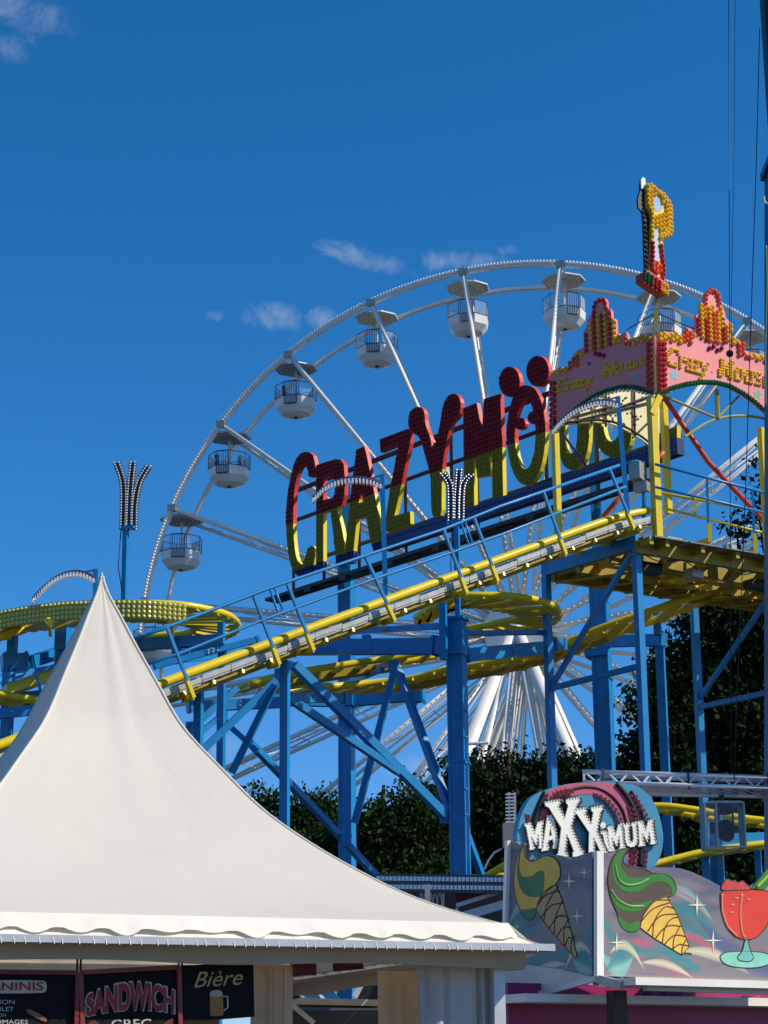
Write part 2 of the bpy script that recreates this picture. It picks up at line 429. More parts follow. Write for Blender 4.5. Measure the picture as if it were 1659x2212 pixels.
def make_gondola():
    t = thing('gondola', 'x', 'gondola', (0, 0, 0), 'ferris wheel gondolas')
    rf = loft([ring(0.2, -0.16), ring(0.94, -0.32), ring(1.05, -0.27), ring(1.04, -0.2), ring(0.3, 0.02), ring(0.14, 0.06)]).build('roof', ROOFU, t)
    mb = MB()
    for j in range(8):
        a, b = ring(0.985, -0.32)[j], ring(0.985, -0.32)[(j+1) % 8]
        for i in range(9):
            p = a.lerp(b, (i+0.5)/9); mb.dome(p*1.035+V((0, 0, 0.08)), V((p.x, p.y, 0)), 0.035, 0.04)
        for rr, k in ((0.8, 6), (0.55, 4)):
            for i in range(k):
                p = a.lerp(b, (i+0.5)/k)*rr/1.0; p.z = -0.16-rr*.165; mb.dome(p, (0, 0, -1), 0.03, 0.03)
    stuff(mb.build('roof_lights', BULBW, rf))
    tube1('pole', [(0, 0, 0.1), (0, 0, -2.43)], 0.06, GSH, t, 10)
    tub = loft([ring(0.36, -2.64), ring(0.7, -2.54), ring(0.95, -2.24), ring(1.0, -1.82), ring(0.95, -1.82), ring(0.9, -2.2), ring(0.7, -2.42)], True, True).build('tub', GSH, t)
    MB().tube([(0, 0, -2.63), (0, 0, -2.68)], 0.1, 10).build('drain_plug', DARK, tub)
    lo, hi = ring(0.99, -1.82), ring(0.99, -1.14)
    fr = MB()
    for j in range(8):
        fr.tube([lo[j], hi[j]], 0.014, 5); fr.tube([hi[j], hi[(j+1) % 8]], 0.018, 5); fr.tube([lo[j], lo[(j+1) % 8]], 0.024, 5)
    fr.build('window_frame', FRM, t)
    for j in range(8):
        if j == 5: continue
        a, b, c, d = lo[j]*0.99, lo[(j+1) % 8]*0.99, hi[(j+1) % 8]*0.99, hi[j]*0.99
        a.z += .02; b.z += .02; c.z -= .02; d.z -= .02
        link_mesh('pane', [a, b, c, d], [(0, 1, 2, 3)], GLASS, t)
    # gate with bars in the face towards the viewer
    a, b = lo[5], lo[6]; gt = MB(); dz = V((0, 0, -0.4)); hz = V((0, 0, 0.69))
    p, q = a.lerp(b, 0.12), a.lerp(b, 0.88)
    out = V(((a+b).x, (a+b).y, 0)).normalized()*0.03
    for i in range(6):
        s_ = p.lerp(q, i/5)+out; gt.tube([s_+dz, s_+hz], 0.012 if 0 < i < 5 else 0.022, 5)
    gt.tube([p+out+dz, q+out+dz], 0.03, 5); gt.tube([p+out+hz, q+out+hz], 0.025, 5); gt.tube([p+out, q+out], 0.018, 5)
    g_ = gt.build('gate', FRM, t)
    link_mesh('gate_pane', [p+out*.5+dz, q+out*.5+dz, q+out*.5+hz, p+out*.5+hz], [(0, 1, 2, 3)], GLASS, g_)
    bn = loft([ring(0.82, -2.2), ring(0.82, -2.13), ring(0.5, -2.13), ring(0.5, -2.2)], False, False); bn.build('bench', GSH, t)
    return t
gond = make_gondola()
gl = {-3: 'white gondola lowest on the left side of the wheel, mostly hidden by the blue coaster beams',
      -2: 'white gondola pole behind the blue coaster beams just right of the tent peak',
      -1: 'white gondola roof behind the yellow bulb band right of the tent peak',
      0: 'empty white gondola at the left edge of the wheel, level with the letter C foot',
      1: 'white gondola with two riders inside, upper left of the letter C',
      2: 'white gondola with one dark clad rider, second above the left edge of the wheel',
      3: 'empty white gondola straight above the letter Z of the sign',
      4: 'empty white gondola above the letter M, left of the wheel top',
      5: 'white gondola at the top of the wheel left of the arch towers',
      6: 'white gondola behind the arch mast under the bulb studded figure sign',
      7: 'white gondola at the right picture edge behind the arch right tower'}
first = True
for k, lb in gl.items():
    if k in (-3, -2): continue
    o = gond if first else copy_tree(gond); first = False
    p = wpt(WPH+k*STEP, WR-0.1, GAP/2); o.location = p
    o.rotation_euler = (0, 0, R_(-11+{-1: 0, 0: 8, 1: -5, 2: -2, 3: 0, 4: 4, 5: 33, 6: 25, 7: 10}[k]))
    o['label'] = lb

def rider(k, dx, dy, face, shirt, hair, label):
    p = wpt(WPH+k*STEP, WR-0.1, GAP/2)+V((dx, dy, 0))
    t = thing('person', label, 'person', p+V((0, 0, -2.13)), 'riders in the gondolas')
    fx = V((math.cos(face), math.sin(face), 0)); sx = V((-fx.y, fx.x, 0)); b = p+V((0, 0, -2.13))
    bm = bpy.data.meshes.new('body'); pts = [b+V((0, 0, .12)), b+V((0, 0, .4)), b+V((0, 0, .58)), b+V((0, 0, .68)), b+V((0, 0, .84))]
    ed = [(0, 1), (1, 2), (2, 3), (3, 4)]; rad = [.15, .16, .13, .06, .11]
    for s_ in (-1, 1):
        i = len(pts); pts += [b+V((0, 0, .55))+sx*.2*s_, b+V((0, 0, .3))+sx*.24*s_+fx*.08, b+V((0, 0, .28))+sx*.16*s_+fx*.32]
        ed += [(2, i), (i, i+1), (i+1, i+2)]; rad += [.07, .055, .045]
        i = len(pts); pts += [b+V((0, 0, .09))+sx*.1*s_, b+V((0, 0, .1))+sx*.11*s_+fx*.3, b+V((0, 0, -.22))+sx*.11*s_+fx*.33]
        ed += [(0, i), (i, i+1), (i+1, i+2)]; rad += [.09, .075, .055]
    bm.from_pydata([tuple(x) for x in pts], ed, []); o = bpy.data.objects.new('body', bm); col.objects.link(o)
    md = o.modifiers.new('s', 'SKIN'); bm.skin_vertices[0].data[0].use_root = True
    for i, r in enumerate(rad): bm.skin_vertices[0].data[i].radius = (r, r)
    md2 = o.modifiers.new('d', 'SUBSURF'); md2.levels = 1; md2.render_levels = 1
    bm.materials.append(shirt); WL[o] = V((0, 0, 0)); o.parent = t; o.location = -WL[t]
    MB().ball(b+V((0, 0, .85))+fx*0.01, .1, .1, .125).build('face', mat('skin', (196, 150, 124), .6), t, True)
    MB().ball(b+V((0, 0, .89))-fx*0.02, .112, .112, .115).build('hair', hair, t, True)
rider(1, -0.55, -0.25, 0.1, mat('dark_jacket', (40, 42, 50), .8), mat('black_hair', (24, 20, 18), .7), 'rider in dark jacket seated in the left of the gondola left of C')
rider(1, 0.5, -0.1, 3.0, mat('maroon_top', (96, 34, 40), .8), mat('fair_hair', (186, 178, 160), .7), 'fair haired rider in maroon seated at right in the gondola left of C')
rider(2, -0.55, -0.2, 0.2, mat('grey_coat', (58, 54, 56), .8), MATS['black_hair'], 'dark clad rider leaning at the left of the second gondola')

# ------------------------------------------------------------------ trees
LEAF = mat('leaf', (38, 62, 24), 0.6, 0, 0.4, 0.9, trans=0.2)
LEAFD = mat('leaf_dark', (26, 48, 20), 0.6, 0, 0.4, 0.9, trans=0.15)
BARK = mat('bark', (72, 58, 46), 0.9, 0, 0.3, 4, 0.5, 20)
def tree(label, base, blobs, nleaf, size, leaf, droop=0.0, seed=1):
    r = np.random.default_rng(seed); base = V(base)
    t = thing('leafy_tree', label, 'tree', base, 'trees behind the fair')
    top = max(b[2]+b[3]*0.3 for b in blobs)
    cx = sum(b[0] for b in blobs)/len(blobs); cy = sum(b[1] for b in blobs)/len(blobs)
    mid = V((cx, cy, top*0.55)); tr = MB()
    tr.tube([base, base.lerp(mid, .5)+V((.15, 0, 0)), mid, V((cx, cy, top))], [.38, .3, .2, .06], 10)
    tr.build('trunk', BARK, t, True)
    for b in blobs:
        c = V(b[:3]); s_ = base.lerp(mid, 0.35+0.5*r.random())
        if c.z < s_.z+0.5: s_ = V((s_.x, s_.y, max(0.5, c.z-1)))
        tube1('limb', [s_, s_.lerp(c, .5)+V((0, 0, .3)), c], [.12, .08, .03], BARK, t, 6)
    vol = np.array([b[3]*b[4]*b[5] for b in blobs]); cnt = (nleaf*vol/vol.sum()).astype(int)
    P_ = []
    for b, k in zip(blobs, cnt):
        # many twig clumps inside every bough, leaves round each clump
        nc = max(6, k//26)
        d = r.normal(size=(nc, 3)); d /= np.linalg.norm(d, axis=1)[:, None]
        rad = r.random(nc)[:, None]**0.42
        c = np.array(b[:3])+d*rad*np.array(b[3:6])
        idx = r.integers(0, nc, k)
        off = r.normal(size=(k, 3))*size*2.6
        off[:, 2] -= np.abs(off[:, 2])*droop
        P_.append(c[idx]+off)
    pts = np.concatenate(P_); n = len(pts)
    pts[:, 2] = np.maximum(pts[:, 2], 0.4)
    a = r.normal(size=(n, 3)); a /= np.linalg.norm(a, axis=1)[:, None]
    a[:, 2] -= droop*0.8; a /= np.linalg.norm(a, axis=1)[:, None]
    h = r.normal(size=(n, 3)); bb = np.cross(a, h); bb /= np.linalg.norm(bb, axis=1)[:, None]
    s = size*(0.6+0.8*r.random(n))[:, None]
    v = np.stack([pts-a*s, pts+bb*s*.55+np.cross(a, bb)*s*.15, pts+a*s, pts-bb*s*.55+np.cross(a, bb)*s*.15], 1).reshape(-1, 3)
    me = bpy.data.meshes.new('crown'); me.vertices.add(4*n); me.vertices.foreach_set('co', v.ravel().astype(np.float32))
    me.loops.add(4*n); me.loops.foreach_set('vertex_index', np.arange(4*n, dtype=np.int32))
    me.polygons.add(n); me.polygons.foreach_set('loop_start', np.arange(0, 4*n, 4, dtype=np.int32))
    me.polygons.foreach_set('loop_total', np.full(n, 4, dtype=np.int32))
    me.update(); me.validate(); me.materials.append(leaf)
    o = bpy.data.objects.new('crown', me); col.objects.link(o); o.parent = t; o.location = -WL[t]; stuff(o)
def blob(x, y, Y, rx, ry, rd=None):
    c = P(x, y, Y); k = Y/FPX
    return (c.x, c.y, c.z, rx*k, (rd or (rx+ry)/2*0.9)*k, ry*k)
def gnd(x, Y): return V((P(x, 2000, Y).x, Y, 0))
# right hand tall tree, hanging foliage
tree('tall dark tree filling the right side behind the coaster supports', gnd(1560, 60),
     [blob(1600, 1360, 60, 90, 110), blob(1480, 1480, 60, 95, 130), blob(1420, 1560, 59, 70, 110), blob(1590, 1560, 60, 110, 170), blob(1450, 1700, 59, 100, 130),
      blob(1600, 1780, 60, 110, 170), blob(1680, 1250, 61, 50, 60), blob(1540, 1350, 60, 70, 80), blob(1690, 1450, 60, 90, 140), blob(1470, 1880, 59, 130, 130), blob(1370, 1660, 59, 48, 80),
      blob(1430, 2050, 59, 170, 160), blob(1620, 2080, 60, 160, 180)], 110000, 0.1, LEAFD, 0.7, 3)
tree('dark branch tips of a tree reaching in at the right edge', gnd(1800, 66),
     [blob(1655, 1040, 66, 22, 50), blob(1640, 1120, 66, 30, 36), blob(1760, 1050, 66, 90, 130), blob(1585, 1125, 66, 40, 26), blob(1760, 1400, 66, 120, 260), blob(1640, 1000, 66, 26, 22)], 26000, 0.11, LEAFD, 0.5, 4)
tree('rounded tree in front of the wheel legs behind the ice cream sign', gnd(1180, 76),
     [blob(1080, 1740, 76, 120, 105), blob(1210, 1720, 76, 110, 90), blob(1000, 1710, 75, 60, 70), blob(960, 1770, 75, 70, 80), blob(1150, 1830, 76, 180, 110), blob(1300, 1740, 76, 60, 110), blob(1010, 1880, 76, 160, 110), blob(1090, 2000, 76, 260, 120), blob(975, 1650, 75, 22, 20), blob(1015, 1664, 75, 20, 34), blob(1055, 1642, 76, 26, 16), blob(1120, 1636, 76, 24, 18), blob(1185, 1640, 76, 30, 14), blob(1250, 1634, 76, 24, 20), blob(1285, 1650, 76, 20, 26), blob(925, 1712, 75, 26, 22)], 90000, 0.11, LEAFD, 0.2, 5)
tree('lower dark tree between the two big blue columns', gnd(850, 74),
     [blob(850, 1800, 74, 110, 75), blob(920, 1760, 74, 60, 60), blob(790, 1830, 74, 60, 60), blob(860, 1900, 74, 130, 80), blob(720, 1860, 74, 70, 70), blob(850, 2010, 74, 200, 130), blob(800, 1752, 74, 26, 18), blob(846, 1730, 74, 24, 16), blob(890, 1702, 74, 22, 20), blob(770, 1782, 74, 18, 18)], 60000, 0.11, LEAF, 0.2, 6)
tree('small olive green tree showing beside the tent slope', gnd(640, 84),
     [blob(660, 1760, 84, 50, 38), blob(590, 1740, 84, 46, 30), blob(550, 1720, 84, 20, 22), blob(710, 1760, 84, 40, 40), blob(690, 1722, 84, 18, 14), blob(620, 1718, 84, 16, 12), blob(660, 1830, 84, 110, 60), blob(640, 1960, 84, 160, 110)], 40000, 0.11, LEAF, 0.2, 8)
# ------------------------------------------------------------------ roller coaster
UA = R_(57.5); U = V((math.sin(UA), math.cos(UA), 0)); NL = V((U.y, -U.x, 0))           # along the lift; normal of its near side
A0 = P(1400, 1103, 41.5)
def lp(x, y, off=0.0): return onp(x, y, A0+NL*off, NL)
coaster = thing('roller_coaster', 'yellow railed roller coaster on blue steel supports with sloping lift', 'roller coaster', (1.0, 44.0, 0))
CY = R_(-18)
def column(x, ytop, Y, w, d=None, yaw=CY, name='column', cap=None, z0=0.0):
    p = P(x, ytop, Y); d = d or w
    mb = MB(); mb.box(V((p.x, p.y, (p.z+z0)/2)), w, d, p.z-z0, yaw)
    o = mb.build(name, BLUE, coaster)
    # flanged foot and lips like rolled steel
    fl = MB()
    c_, s_ = math.cos(yaw), math.sin(yaw)
    if w > .3:
        for sx in (-1, 1):
            for sy in (-1, 1):
                q = V((p.x, p.y, 0))+V((c_, s_, 0))*sx*w*.43+V((-s_, c_, 0))*sy*(d/2+.012)
                MB().box(V((q.x, q.y, (p.z+z0)/2)), w*.16, .026, p.z-z0-.05, yaw).build('flange', BLUE, o)
        for k in range(int(p.z/3.2)):
            zc_ = 1.6+3.2*k
            jt = MB().box(V((p.x, p.y, zc_)), w*1.16, d*1.16, .05, yaw).build('joint_flange', BLUE, o)
    fl.box(V((p.x, p.y, z0+0.02)), w*1.8, d*1.8, 0.04, yaw); fl.build('foot_plate', BLUE, o)
    return p
def flanges(p, q, w, h):
    return p, q
def beam(pa, Ya, pb, Yb, w, h, name='beam', m=None, ext=0.0):
    a = P(*pa, Ya); b = P(*pb, Yb); mb = MB(); mb.bar(a, b, w, h, ext=ext)
    o = mb.build(name, m or BLUE, coaster)
    d = (b-a).normalized()
    for e_, s_ in ((a, 1), (b, -1)):                      # bolted end flanges
        fl = MB(); fl.bar(e_+d*s_*.03, e_+d*s_*.07, w*1.25, h*1.2); fo = fl.build('end_flange', m or BLUE, o)
    if (b-a).length > 2.2:
        c_ = a.lerp(b, .55); sp = MB(); sp.bar(c_-d*.16, c_+d*.16, w*1.12, h*.7); so_ = sp.build('splice_plate', m or BLUE, o)
        sd = d.cross(V((0, 0, 1))).normalized(); sd = sd if sd.y < 0 else -sd; bt_ = MB()
        for i_ in (-1, 0, 1):
            for j_ in (-1, 1): bt_.dome(c_+d*.1*i_+V((0, 0, h*.22*j_))+sd*w*.56, sd, .022, .025)
        stuff(bt_.build('bolts', GAL, o))
    return a, b
# big columns
column(748, 1225, 57.5, .37); column(985, 1340, 42.0, .33, .33); column(1292, 1225, 49.8, .4)
MB().box(P(985, 1338, 42.0), .44, .44, .06, CY).build('column_cap', BLUE, coaster)
MB().box(P(985, 1385, 42.0)+V((-.03, 0, 0)), .46, .46, .62, CY).build('column_collar', BLUE, coaster)
MB().box(P(748, 1515, 57.5), .52, .52, .3, CY).build('column_collar', BLUE, coaster)
MB().box(P(1291, 1388, 49.8), .56, .56, .75, CY).build('column_collar', BLUE, coaster)
MB().box(P(958, 1365, 41.6), .14, .16, 1.15, CY).build('hanger_plate', BLUE, coaster)
# bolt heads on the edge of the big columns
bm_ = MB()
for (x, Y, y0, y1, n_) in ((1311, 49.6, 1300, 1640, 9), (1004, 41.8, 1480, 1760, 6)):
    for i in range(n_): bm_.dome(P(x, y0+(y1-y0)*i/(n_-1), Y), (1, -.2, 0), .03, .06)
stuff(bm_.build('bolt_heads', BLUE, coaster))
# slender lift columns
YL = lambda x, y=1400: lp(x, y, 0).y
column(616, 1428, YL(616)+.3, .15); column(430, 1487, YL(430)+.4, .14)
# portal frame under the lift head
fa_r = P(1373, 1160, 41.2); fa_l = P(1179, 1222, 43.6)
def portal(pl, pr, mid_l, mid_r, dt, db, Yl, Yr, wc):
    a = P(*pl, Yl); b = P(*pr, Yr); d = V((b.x-a.x, b.y-a.y, 0)).normalized(); yaw = math.atan2(d.y, d.x)
    for p in (a, b):
        o = MB().box(V((p.x, p.y, p.z/2)), wc, wc, p.z, yaw).build('portal_column', BLUE, coaster)
        MB().box(V((p.x, p.y, .02)), .4, .4, .04, yaw).build('foot_plate', BLUE, o)
    bar1('portal_beam', a-V((0, 0, .14))+d*wc*.51, b-V((0, 0, .14))-d*wc*.51, wc*.9, .28, BLUE, coaster)
    n = V((d.y, -d.x, 0)); q = lambda xy: onp(xy[0], xy[1], a, n)
    bar1('portal_crossbar', q(mid_l), q(mid_r), .1, .11, BLUE, coaster)
    bar1('portal_diagonal', q(dt), q(db), .09, .1, BLUE, coaster)
portal((1179, 1217), (1373, 1158), (1190, 1487), (1378, 1440), (1366, 1192), (1192, 1482), 43.6, 41.2, .15)
portal((1497, 1270), (1700, 1198), (1510, 1528), (1700, 1487), (1680, 1262), (1512, 1508), 46.6, 43.6, .15)
# transverse box beams (pixel end points, depth at both ends, width, height)
for a, Ya, b, Yb, w, h in [((628, 1399), 44.5, (942, 1396), 42.4, .22, .33), ((940, 1396), 42.4, (968, 1396), 42.2, .3, .36),
        ((1002, 1416), 42.2, (1190, 1398), 44.5, .2, .28), ((1002, 1368), 42.3, (1178, 1366), 43.8, .14, .1), ((1190, 1392), 44.6, (1275, 1389), 48.6, .2, .26), ((1308, 1386), 49.6, (1435, 1382), 48.0, .2, .28),
        ((700, 1368), 45.5, (958, 1352), 42.2, .12, .12), ((560, 1512), 56.5, (735, 1514), 57.4, .24, .32), ((762, 1514), 57.4, (914, 1500), 57.0, .24, .31), ((890, 1500), 57.0, (916, 1496), 56.9, .34, .48),
        ((405, 1527), 43.0, (620, 1517), 44.0, .2, .22), ((620, 1508), 44, (740, 1508), 46, .18, .2),
        ((300, 1392), 41.5, (480, 1383), 40.8, .22, .22), ((380, 1418), 41.0, (650, 1396), 44.5, .2, .26),
        ((4, 1432), 42.0, (60, 1430), 42.2, .3, .34), ((60, 1432), 42.2, (150, 1402), 43.5, .26, .24), ((-30, 1515), 41.5, (110, 1500), 42.0, .2, .2), ((-30, 1545), 40.5, (120, 1528), 41.0, .18, .2),
        ((330, 1440), 40.2, (560, 1380), 40.9, .1, .12), ((1540, 1815), 45, (1700, 1808), 46, .2, .24)]:
    beam(a, Ya, b, Yb, w, h)
# diagonal braces
for a, Ya, b, Yb, w in [((636, 1436), 39.9, (966, 1766), 42.0, .17), ((624, 1508), 39.9, (862, 1668), 41.3, .14), ((854, 1440), 43.4, (766, 1778), 43.6, .13), ((857, 1440), 43.4, (972, 1752), 42.1, .14),
        ((540, 1604), 41, (712, 1782), 43.5, .13), ((712, 1782), 43.5, (812, 1892), 44.5, .13), ((606, 1456), 40.4, (500, 1670), 40.6, .12), ((512, 1486), 41.6, (436, 1552), 41.2, .13), ((596, 1470), 40.2, (436, 1622), 39.6, .14),
        ((476, 1550), 41.2, (556, 1622), 41.0, .11), ((436, 1580), 41, (480, 1545), 41.3, .1), ((1000, 1780), 42, (1040, 1890), 42.6, .12), ((736, 1450), 49.8, (852, 1436), 43.6, .1), ((632, 1430), 40.2, (612, 1470), 40.2, .1),
        ((826, 1446), 44, (740, 1480), 49.5, .1)]:
    a_ = P(*a, Ya); b_ = P(*b, Yb); bar1('diagonal_brace', a_, b_, w, w, BLUE, coaster)
for (x, y, Y) in ((852, 1440, 43.4), (480, 1550, 41.2), (962, 1764, 42.0), (606, 1458, 40.2), (748, 1814, 43.6)):
    MB().box(P(x, y, Y), .22, .1, .26, CY).build('gusset_plate', BLUE, coaster)
# short hangers under the tracks
for x, y0, y1, Y, w in [(478, 1345, 1392, 40.6, .13), (137, 1336, 1404, 42.4, .27), (27, 1364, 1416, 42.2, .17), (792, 1372, 1392, 43.5, .16), (958, 1302, 1366, 42.0, .13), (1420, 1320, 1372, 46.6, .16), (1558, 1740, 2060, 45, .14), (1524, 1790, 1900, 44.6, .16), (1642, 1815, 2060, 46, .14), (372, 1372, 1392, 41.0, .1)]:
    a = P(x, y0, Y); b = P(x, y1, Y); o = MB().box((a+b)/2, w, w, (a-b).length, CY).build('hanger', BLUE, coaster)
# legs under the left hand turns, hidden by the tent further down
for x, y, Y, w in [(137, 1404, 42.6, .27), (20, 1440, 42.0, .2), (480, 1400, 40.8, .14), (110, 1530, 41.5, .16), (1540, 1815, 45.2, .18), (1425, 1392, 48.2, .2), (412, 1560, 43.4, .16)]:
    column(x, y, Y, w)

def track(outer, inner, step=0.55, r=.085, name='track', tie_m=None, tie_w=.13, tie_h=.05, drop=0.06, every=True, close_ties=True):
    """two tube rails with flat ties between"""
    t = bpy.data.objects.new(name, None); col.objects.link(t); t.parent = coaster; t.location = -WL[coaster]; WL[t] = V((0, 0, 0))
    o_ = resample(crom(outer), step=.18); i_ = resample(crom(inner), n=len(o_))
    for q in (o_, i_): MB().tube(q, r, 10).build('rail', YEL, t, True)
    n = max(2, int(sum((o_[k+1]-o_[k]).length for k in range(len(o_)-1))/step)); tm = None
    for k in range(n):
        j = int((k+.5)/n*(len(o_)-1)); a, b = o_[j]-V((0, 0, drop)), i_[j]-V((0, 0, drop))
        d = b-a
        if d.length < .05: continue
        bar1('tie', a-d*.02, b+d*.02, tie_w, tie_h, tie_m or YEL, t)
    return t
ZT = lambda pts, z: [onz(x, y, z) for x, y in pts]
YY = lambda pts: [P(x, y, Y) for x, y, Y in pts]
# centre hairpin seen from below
zc = P(1060, 1290, 42.2).z
outer = ZT([t3(*q) for q in [(150, 640), (330, 520), (480, 465), (640, 435), (860, 430), (1100, 440), (1300, 475), (1440, 520), (1510, 585), (1490, 650), (1400, 700), (1200, 745), (1000, 770), (700, 800), (450, 830)]], zc)
inner = ZT([t3(*q) for q in [(150, 740), (330, 610), (500, 530), (700, 517), (880, 540), (1040, 572), (1110, 600), (1128, 622), (1105, 645), (1020, 672), (930, 690), (830, 712), (700, 735), (560, 755), (450, 765)]], zc)
track(outer, inner, .42, .075, tie_w=.17)
# left hairpin
zl = P(262, 1303, 40).z
outer = ZT([(-60, 1346), (0, 1332), (137, 1314), (262, 1304), (380, 1306), (448, 1316), (495, 1330), (514, 1350), (505, 1366), (465, 1380), (400, 1390), (320, 1396)], zl)
inner = ZT([(-60, 1386), (0, 1366), (137, 1348), (262, 1336), (350, 1338), (400, 1344), (418, 1352), (420, 1358), (408, 1366), (387, 1370), (350, 1373), (300, 1376)], zl)
track(outer, inner, .42, .075, tie_w=.17)
# middle and lower runs
def run(near, w=.85, step=.5, rr=.075, tw=.14, dirv=None, dz=0.0):
    near = YY(near); far = []
    for k in range(len(near)):
        d = near[min(k+1, len(near)-1)]-near[max(k-1, 0)]; d.z = 0; d.normalize()
        nn = V((-d.y, d.x, 0)); nn = nn if nn.y > 0 else -nn
        far.append(near[k]+nn*w+V((0, 0, dz)))
    return track(near, far, step, rr, tie_w=tw, tie_h=.06)
run([(626, 1474, 46), (680, 1481, 46.6), (727, 1482, 47), (813, 1474, 47.4), (888, 1466, 47.3), (966, 1446, 47), (1026, 1438, 46.6), (1175, 1404, 46), (1312, 1352, 45.6), (1400, 1322, 45.4), (1487, 1292, 45.2), (1600, 1262, 45.2), (1720, 1235, 45.4)], .95, .62, .085, .3)
run([(540, 1478, 43.6), (622, 1456, 44), (743, 1436, 44.6), (852, 1420, 45), (960, 1400, 45.2)], .9, .5)
run([(1390, 1742, 45.5), (1440, 1741, 45.5), (1520, 1752, 45.5), (1600, 1766, 45.6), (1720, 1780, 45.6)], .8, .55, .075, .3)
run([(1390, 1872, 43.6), (1430, 1862, 43.8), (1520, 1840, 44), (1600, 1828, 44.2), (1720, 1815, 44.5)], .8, .5, .075, .3)
run([(960, 1935, 44), (1030, 1905, 43.5), (1090, 1870, 43), (1160, 1835, 42.5)], .8, .5)
run([(700, 1930, 47), (850, 1908, 46), (1000, 1897, 45), (1100, 1892, 44.5)], .8, .5)
run([(-40, 1494, 40.5), (0, 1500, 40.5), (50, 1508, 40.6), (90, 1512, 40.8), (150, 1512, 41.2)], .8, .5)
run([(-40, 1395, 41), (0, 1378, 41.3), (60, 1355, 42), (110, 1345, 42.5)], .8, .5)
bt = MB(); bt.bar(P(10, 1494, 41), P(130, 1452, 41.4), .7, .2); bt.build('track_box', YEL, coaster)
bt = MB(); bt.bar(P(-20, 1462, 40.2), P(120, 1438, 41.0), .05, .05); bt.bar(P(-20, 1482, 40.2), P(124, 1436, 41.0), .05, .07); bt.build('side_handrail', BLUE, coaster)
for x0, y0, x1, y1 in ((78, 1458, 92, 1508), (116, 1440, 124, 1456)): bar1('handrail_post', P(x0, y0, 40.7), P(x1, y1, 40.7), .05, .06, BLUE, coaster)
# box girders under the long rising run (yellow, seen from below)
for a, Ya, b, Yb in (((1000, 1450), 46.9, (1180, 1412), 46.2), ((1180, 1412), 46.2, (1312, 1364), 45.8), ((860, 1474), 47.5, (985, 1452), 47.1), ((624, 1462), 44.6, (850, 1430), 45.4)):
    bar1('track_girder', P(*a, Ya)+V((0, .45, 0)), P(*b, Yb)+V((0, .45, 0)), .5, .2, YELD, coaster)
# -------------------------------------------------- the lift
LT = [(-120, 1654), (20, 1602), (351, 1476), (540, 1406), (729, 1336), (852, 1291), (1000, 1237), (1165, 1177), (1250, 1146), (1310, 1125), (1360, 1111), (1400, 1103)]
lift = bpy.data.objects.new('lift_track', None); col.objects.link(lift); lift.parent = coaster; lift.location = -WL[coaster]; WL[lift] = V((0, 0, 0))
lc = resample(crom([lp(x, y) for x, y in LT], 6), step=.3)
MB().tube(lc, .085, 12).build('near_rail', YEL, lift, True)
MB().tube([p-NL*.95 for p in lc], .085, 12).build('far_rail', YEL, lift, True)
dn = V((0, 0, -1))
def strip(pts, off, z0, z1, th, name, m, gaps=False):
    mb = MB()
    for k in range(len(pts)-1):
        a, b = pts[k]+NL*off, pts[k+1]+NL*off
        mb.box8((a+b)/2+V((0, 0, (z0+z1)/2)), (b-a)/2*1.001, NL*th/2, V((0, 0, (z1-z0)/2)))
    return mb.build(name, m, lift)
strip(lc, -.06, .06, .095, .1, 'wear_strip', YEL)
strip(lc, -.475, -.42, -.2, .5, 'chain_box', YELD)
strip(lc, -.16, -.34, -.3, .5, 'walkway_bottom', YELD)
# galvanised cover plates beside the rail, one after the other
pl = resample(lc, n=27)
for k in range(26):
    a, b = pl[k], pl[k+1]; d = (b-a); z_ = -.165 - (.03 if k % 3 == 1 else 0)
    mb = MB(); mb.box8((a+b)/2+NL*.12+V((0, 0, z_)), d*.49, NL*.015, V((0, 0, .048))); mb.build('cover_plate', GAL, lift)
    mb = MB(); mb.box8((a+b)/2+NL*.10+V((0, 0, z_-.075)), d*.47, NL*.03, V((0, 0, .014))); mb.build('plate_edge', GAL, lift)
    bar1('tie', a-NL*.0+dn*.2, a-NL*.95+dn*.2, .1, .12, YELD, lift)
    bar1('bracket_stub', a+NL*.05+dn*.36+d*.4, a+NL*.16+dn*.32+d*.4, .05, .08, YEL, lift)
cb = MB()
for p in resample(lc, step=.11): cb.box(p+NL*.02-V((0, 0, .29)), .05, .05, .04)
stuff(cb.build('anti_rollback_teeth', GAL, lift))
# handrail
hr = lambda x, y: lp(x, y, .3)
rt = [hr(*q) for q in [(290, 1381), (365, 1353), (586, 1269), (790, 1200), (962, 1142), (1080, 1094), (1338, 1005)]]
rm = [hr(*q) for q in [(300, 1441), (392, 1410), (566, 1340), (813, 1249), (985, 1190), (1080, 1156), (1352, 1051)]]
MB().tube(rt, .032, 8).build('handrail_top', BLUE, lift, True); MB().tube(rm, .028, 8).build('handrail_mid', BLUE, lift, True)
for x0, y0, x1, y1 in [(361, 1356, 419, 1507), (548, 1288, 604, 1435), (621, 1262, 678, 1405), (790, 1204, 853, 1340), (958, 1143, 1009, 1281), (1024, 1119, 1076, 1256), (1174, 1063, 1223, 1198), (1317, 1014, 1370, 1141)]:
    a, b = hr(x0, y0), hr(x1, y1); o = bar1('handrail_post', a, a.lerp(b, .76), .05, .055, BLUE, lift, NL)
    bar1('post_bracket', a.lerp(b, .72)-NL*.02, b-NL*.02, .07, .085, YEL, lift, NL)
    bar1('post_strut', b-V((0, 0, -.02))-NL*.03, b-NL*.42+V((0, 0, .03)), .06, .1, YEL, lift)
for q in ([(583, 1271), (600, 1323), (610, 1316), (592, 1266)], [(995, 1127), (1012, 1176), (1020, 1172), (1003, 1122)]):
    MB().tube([hr(*s_) for s_ in q], .022, 6).build('handrail_loop', BLUE, lift, True)
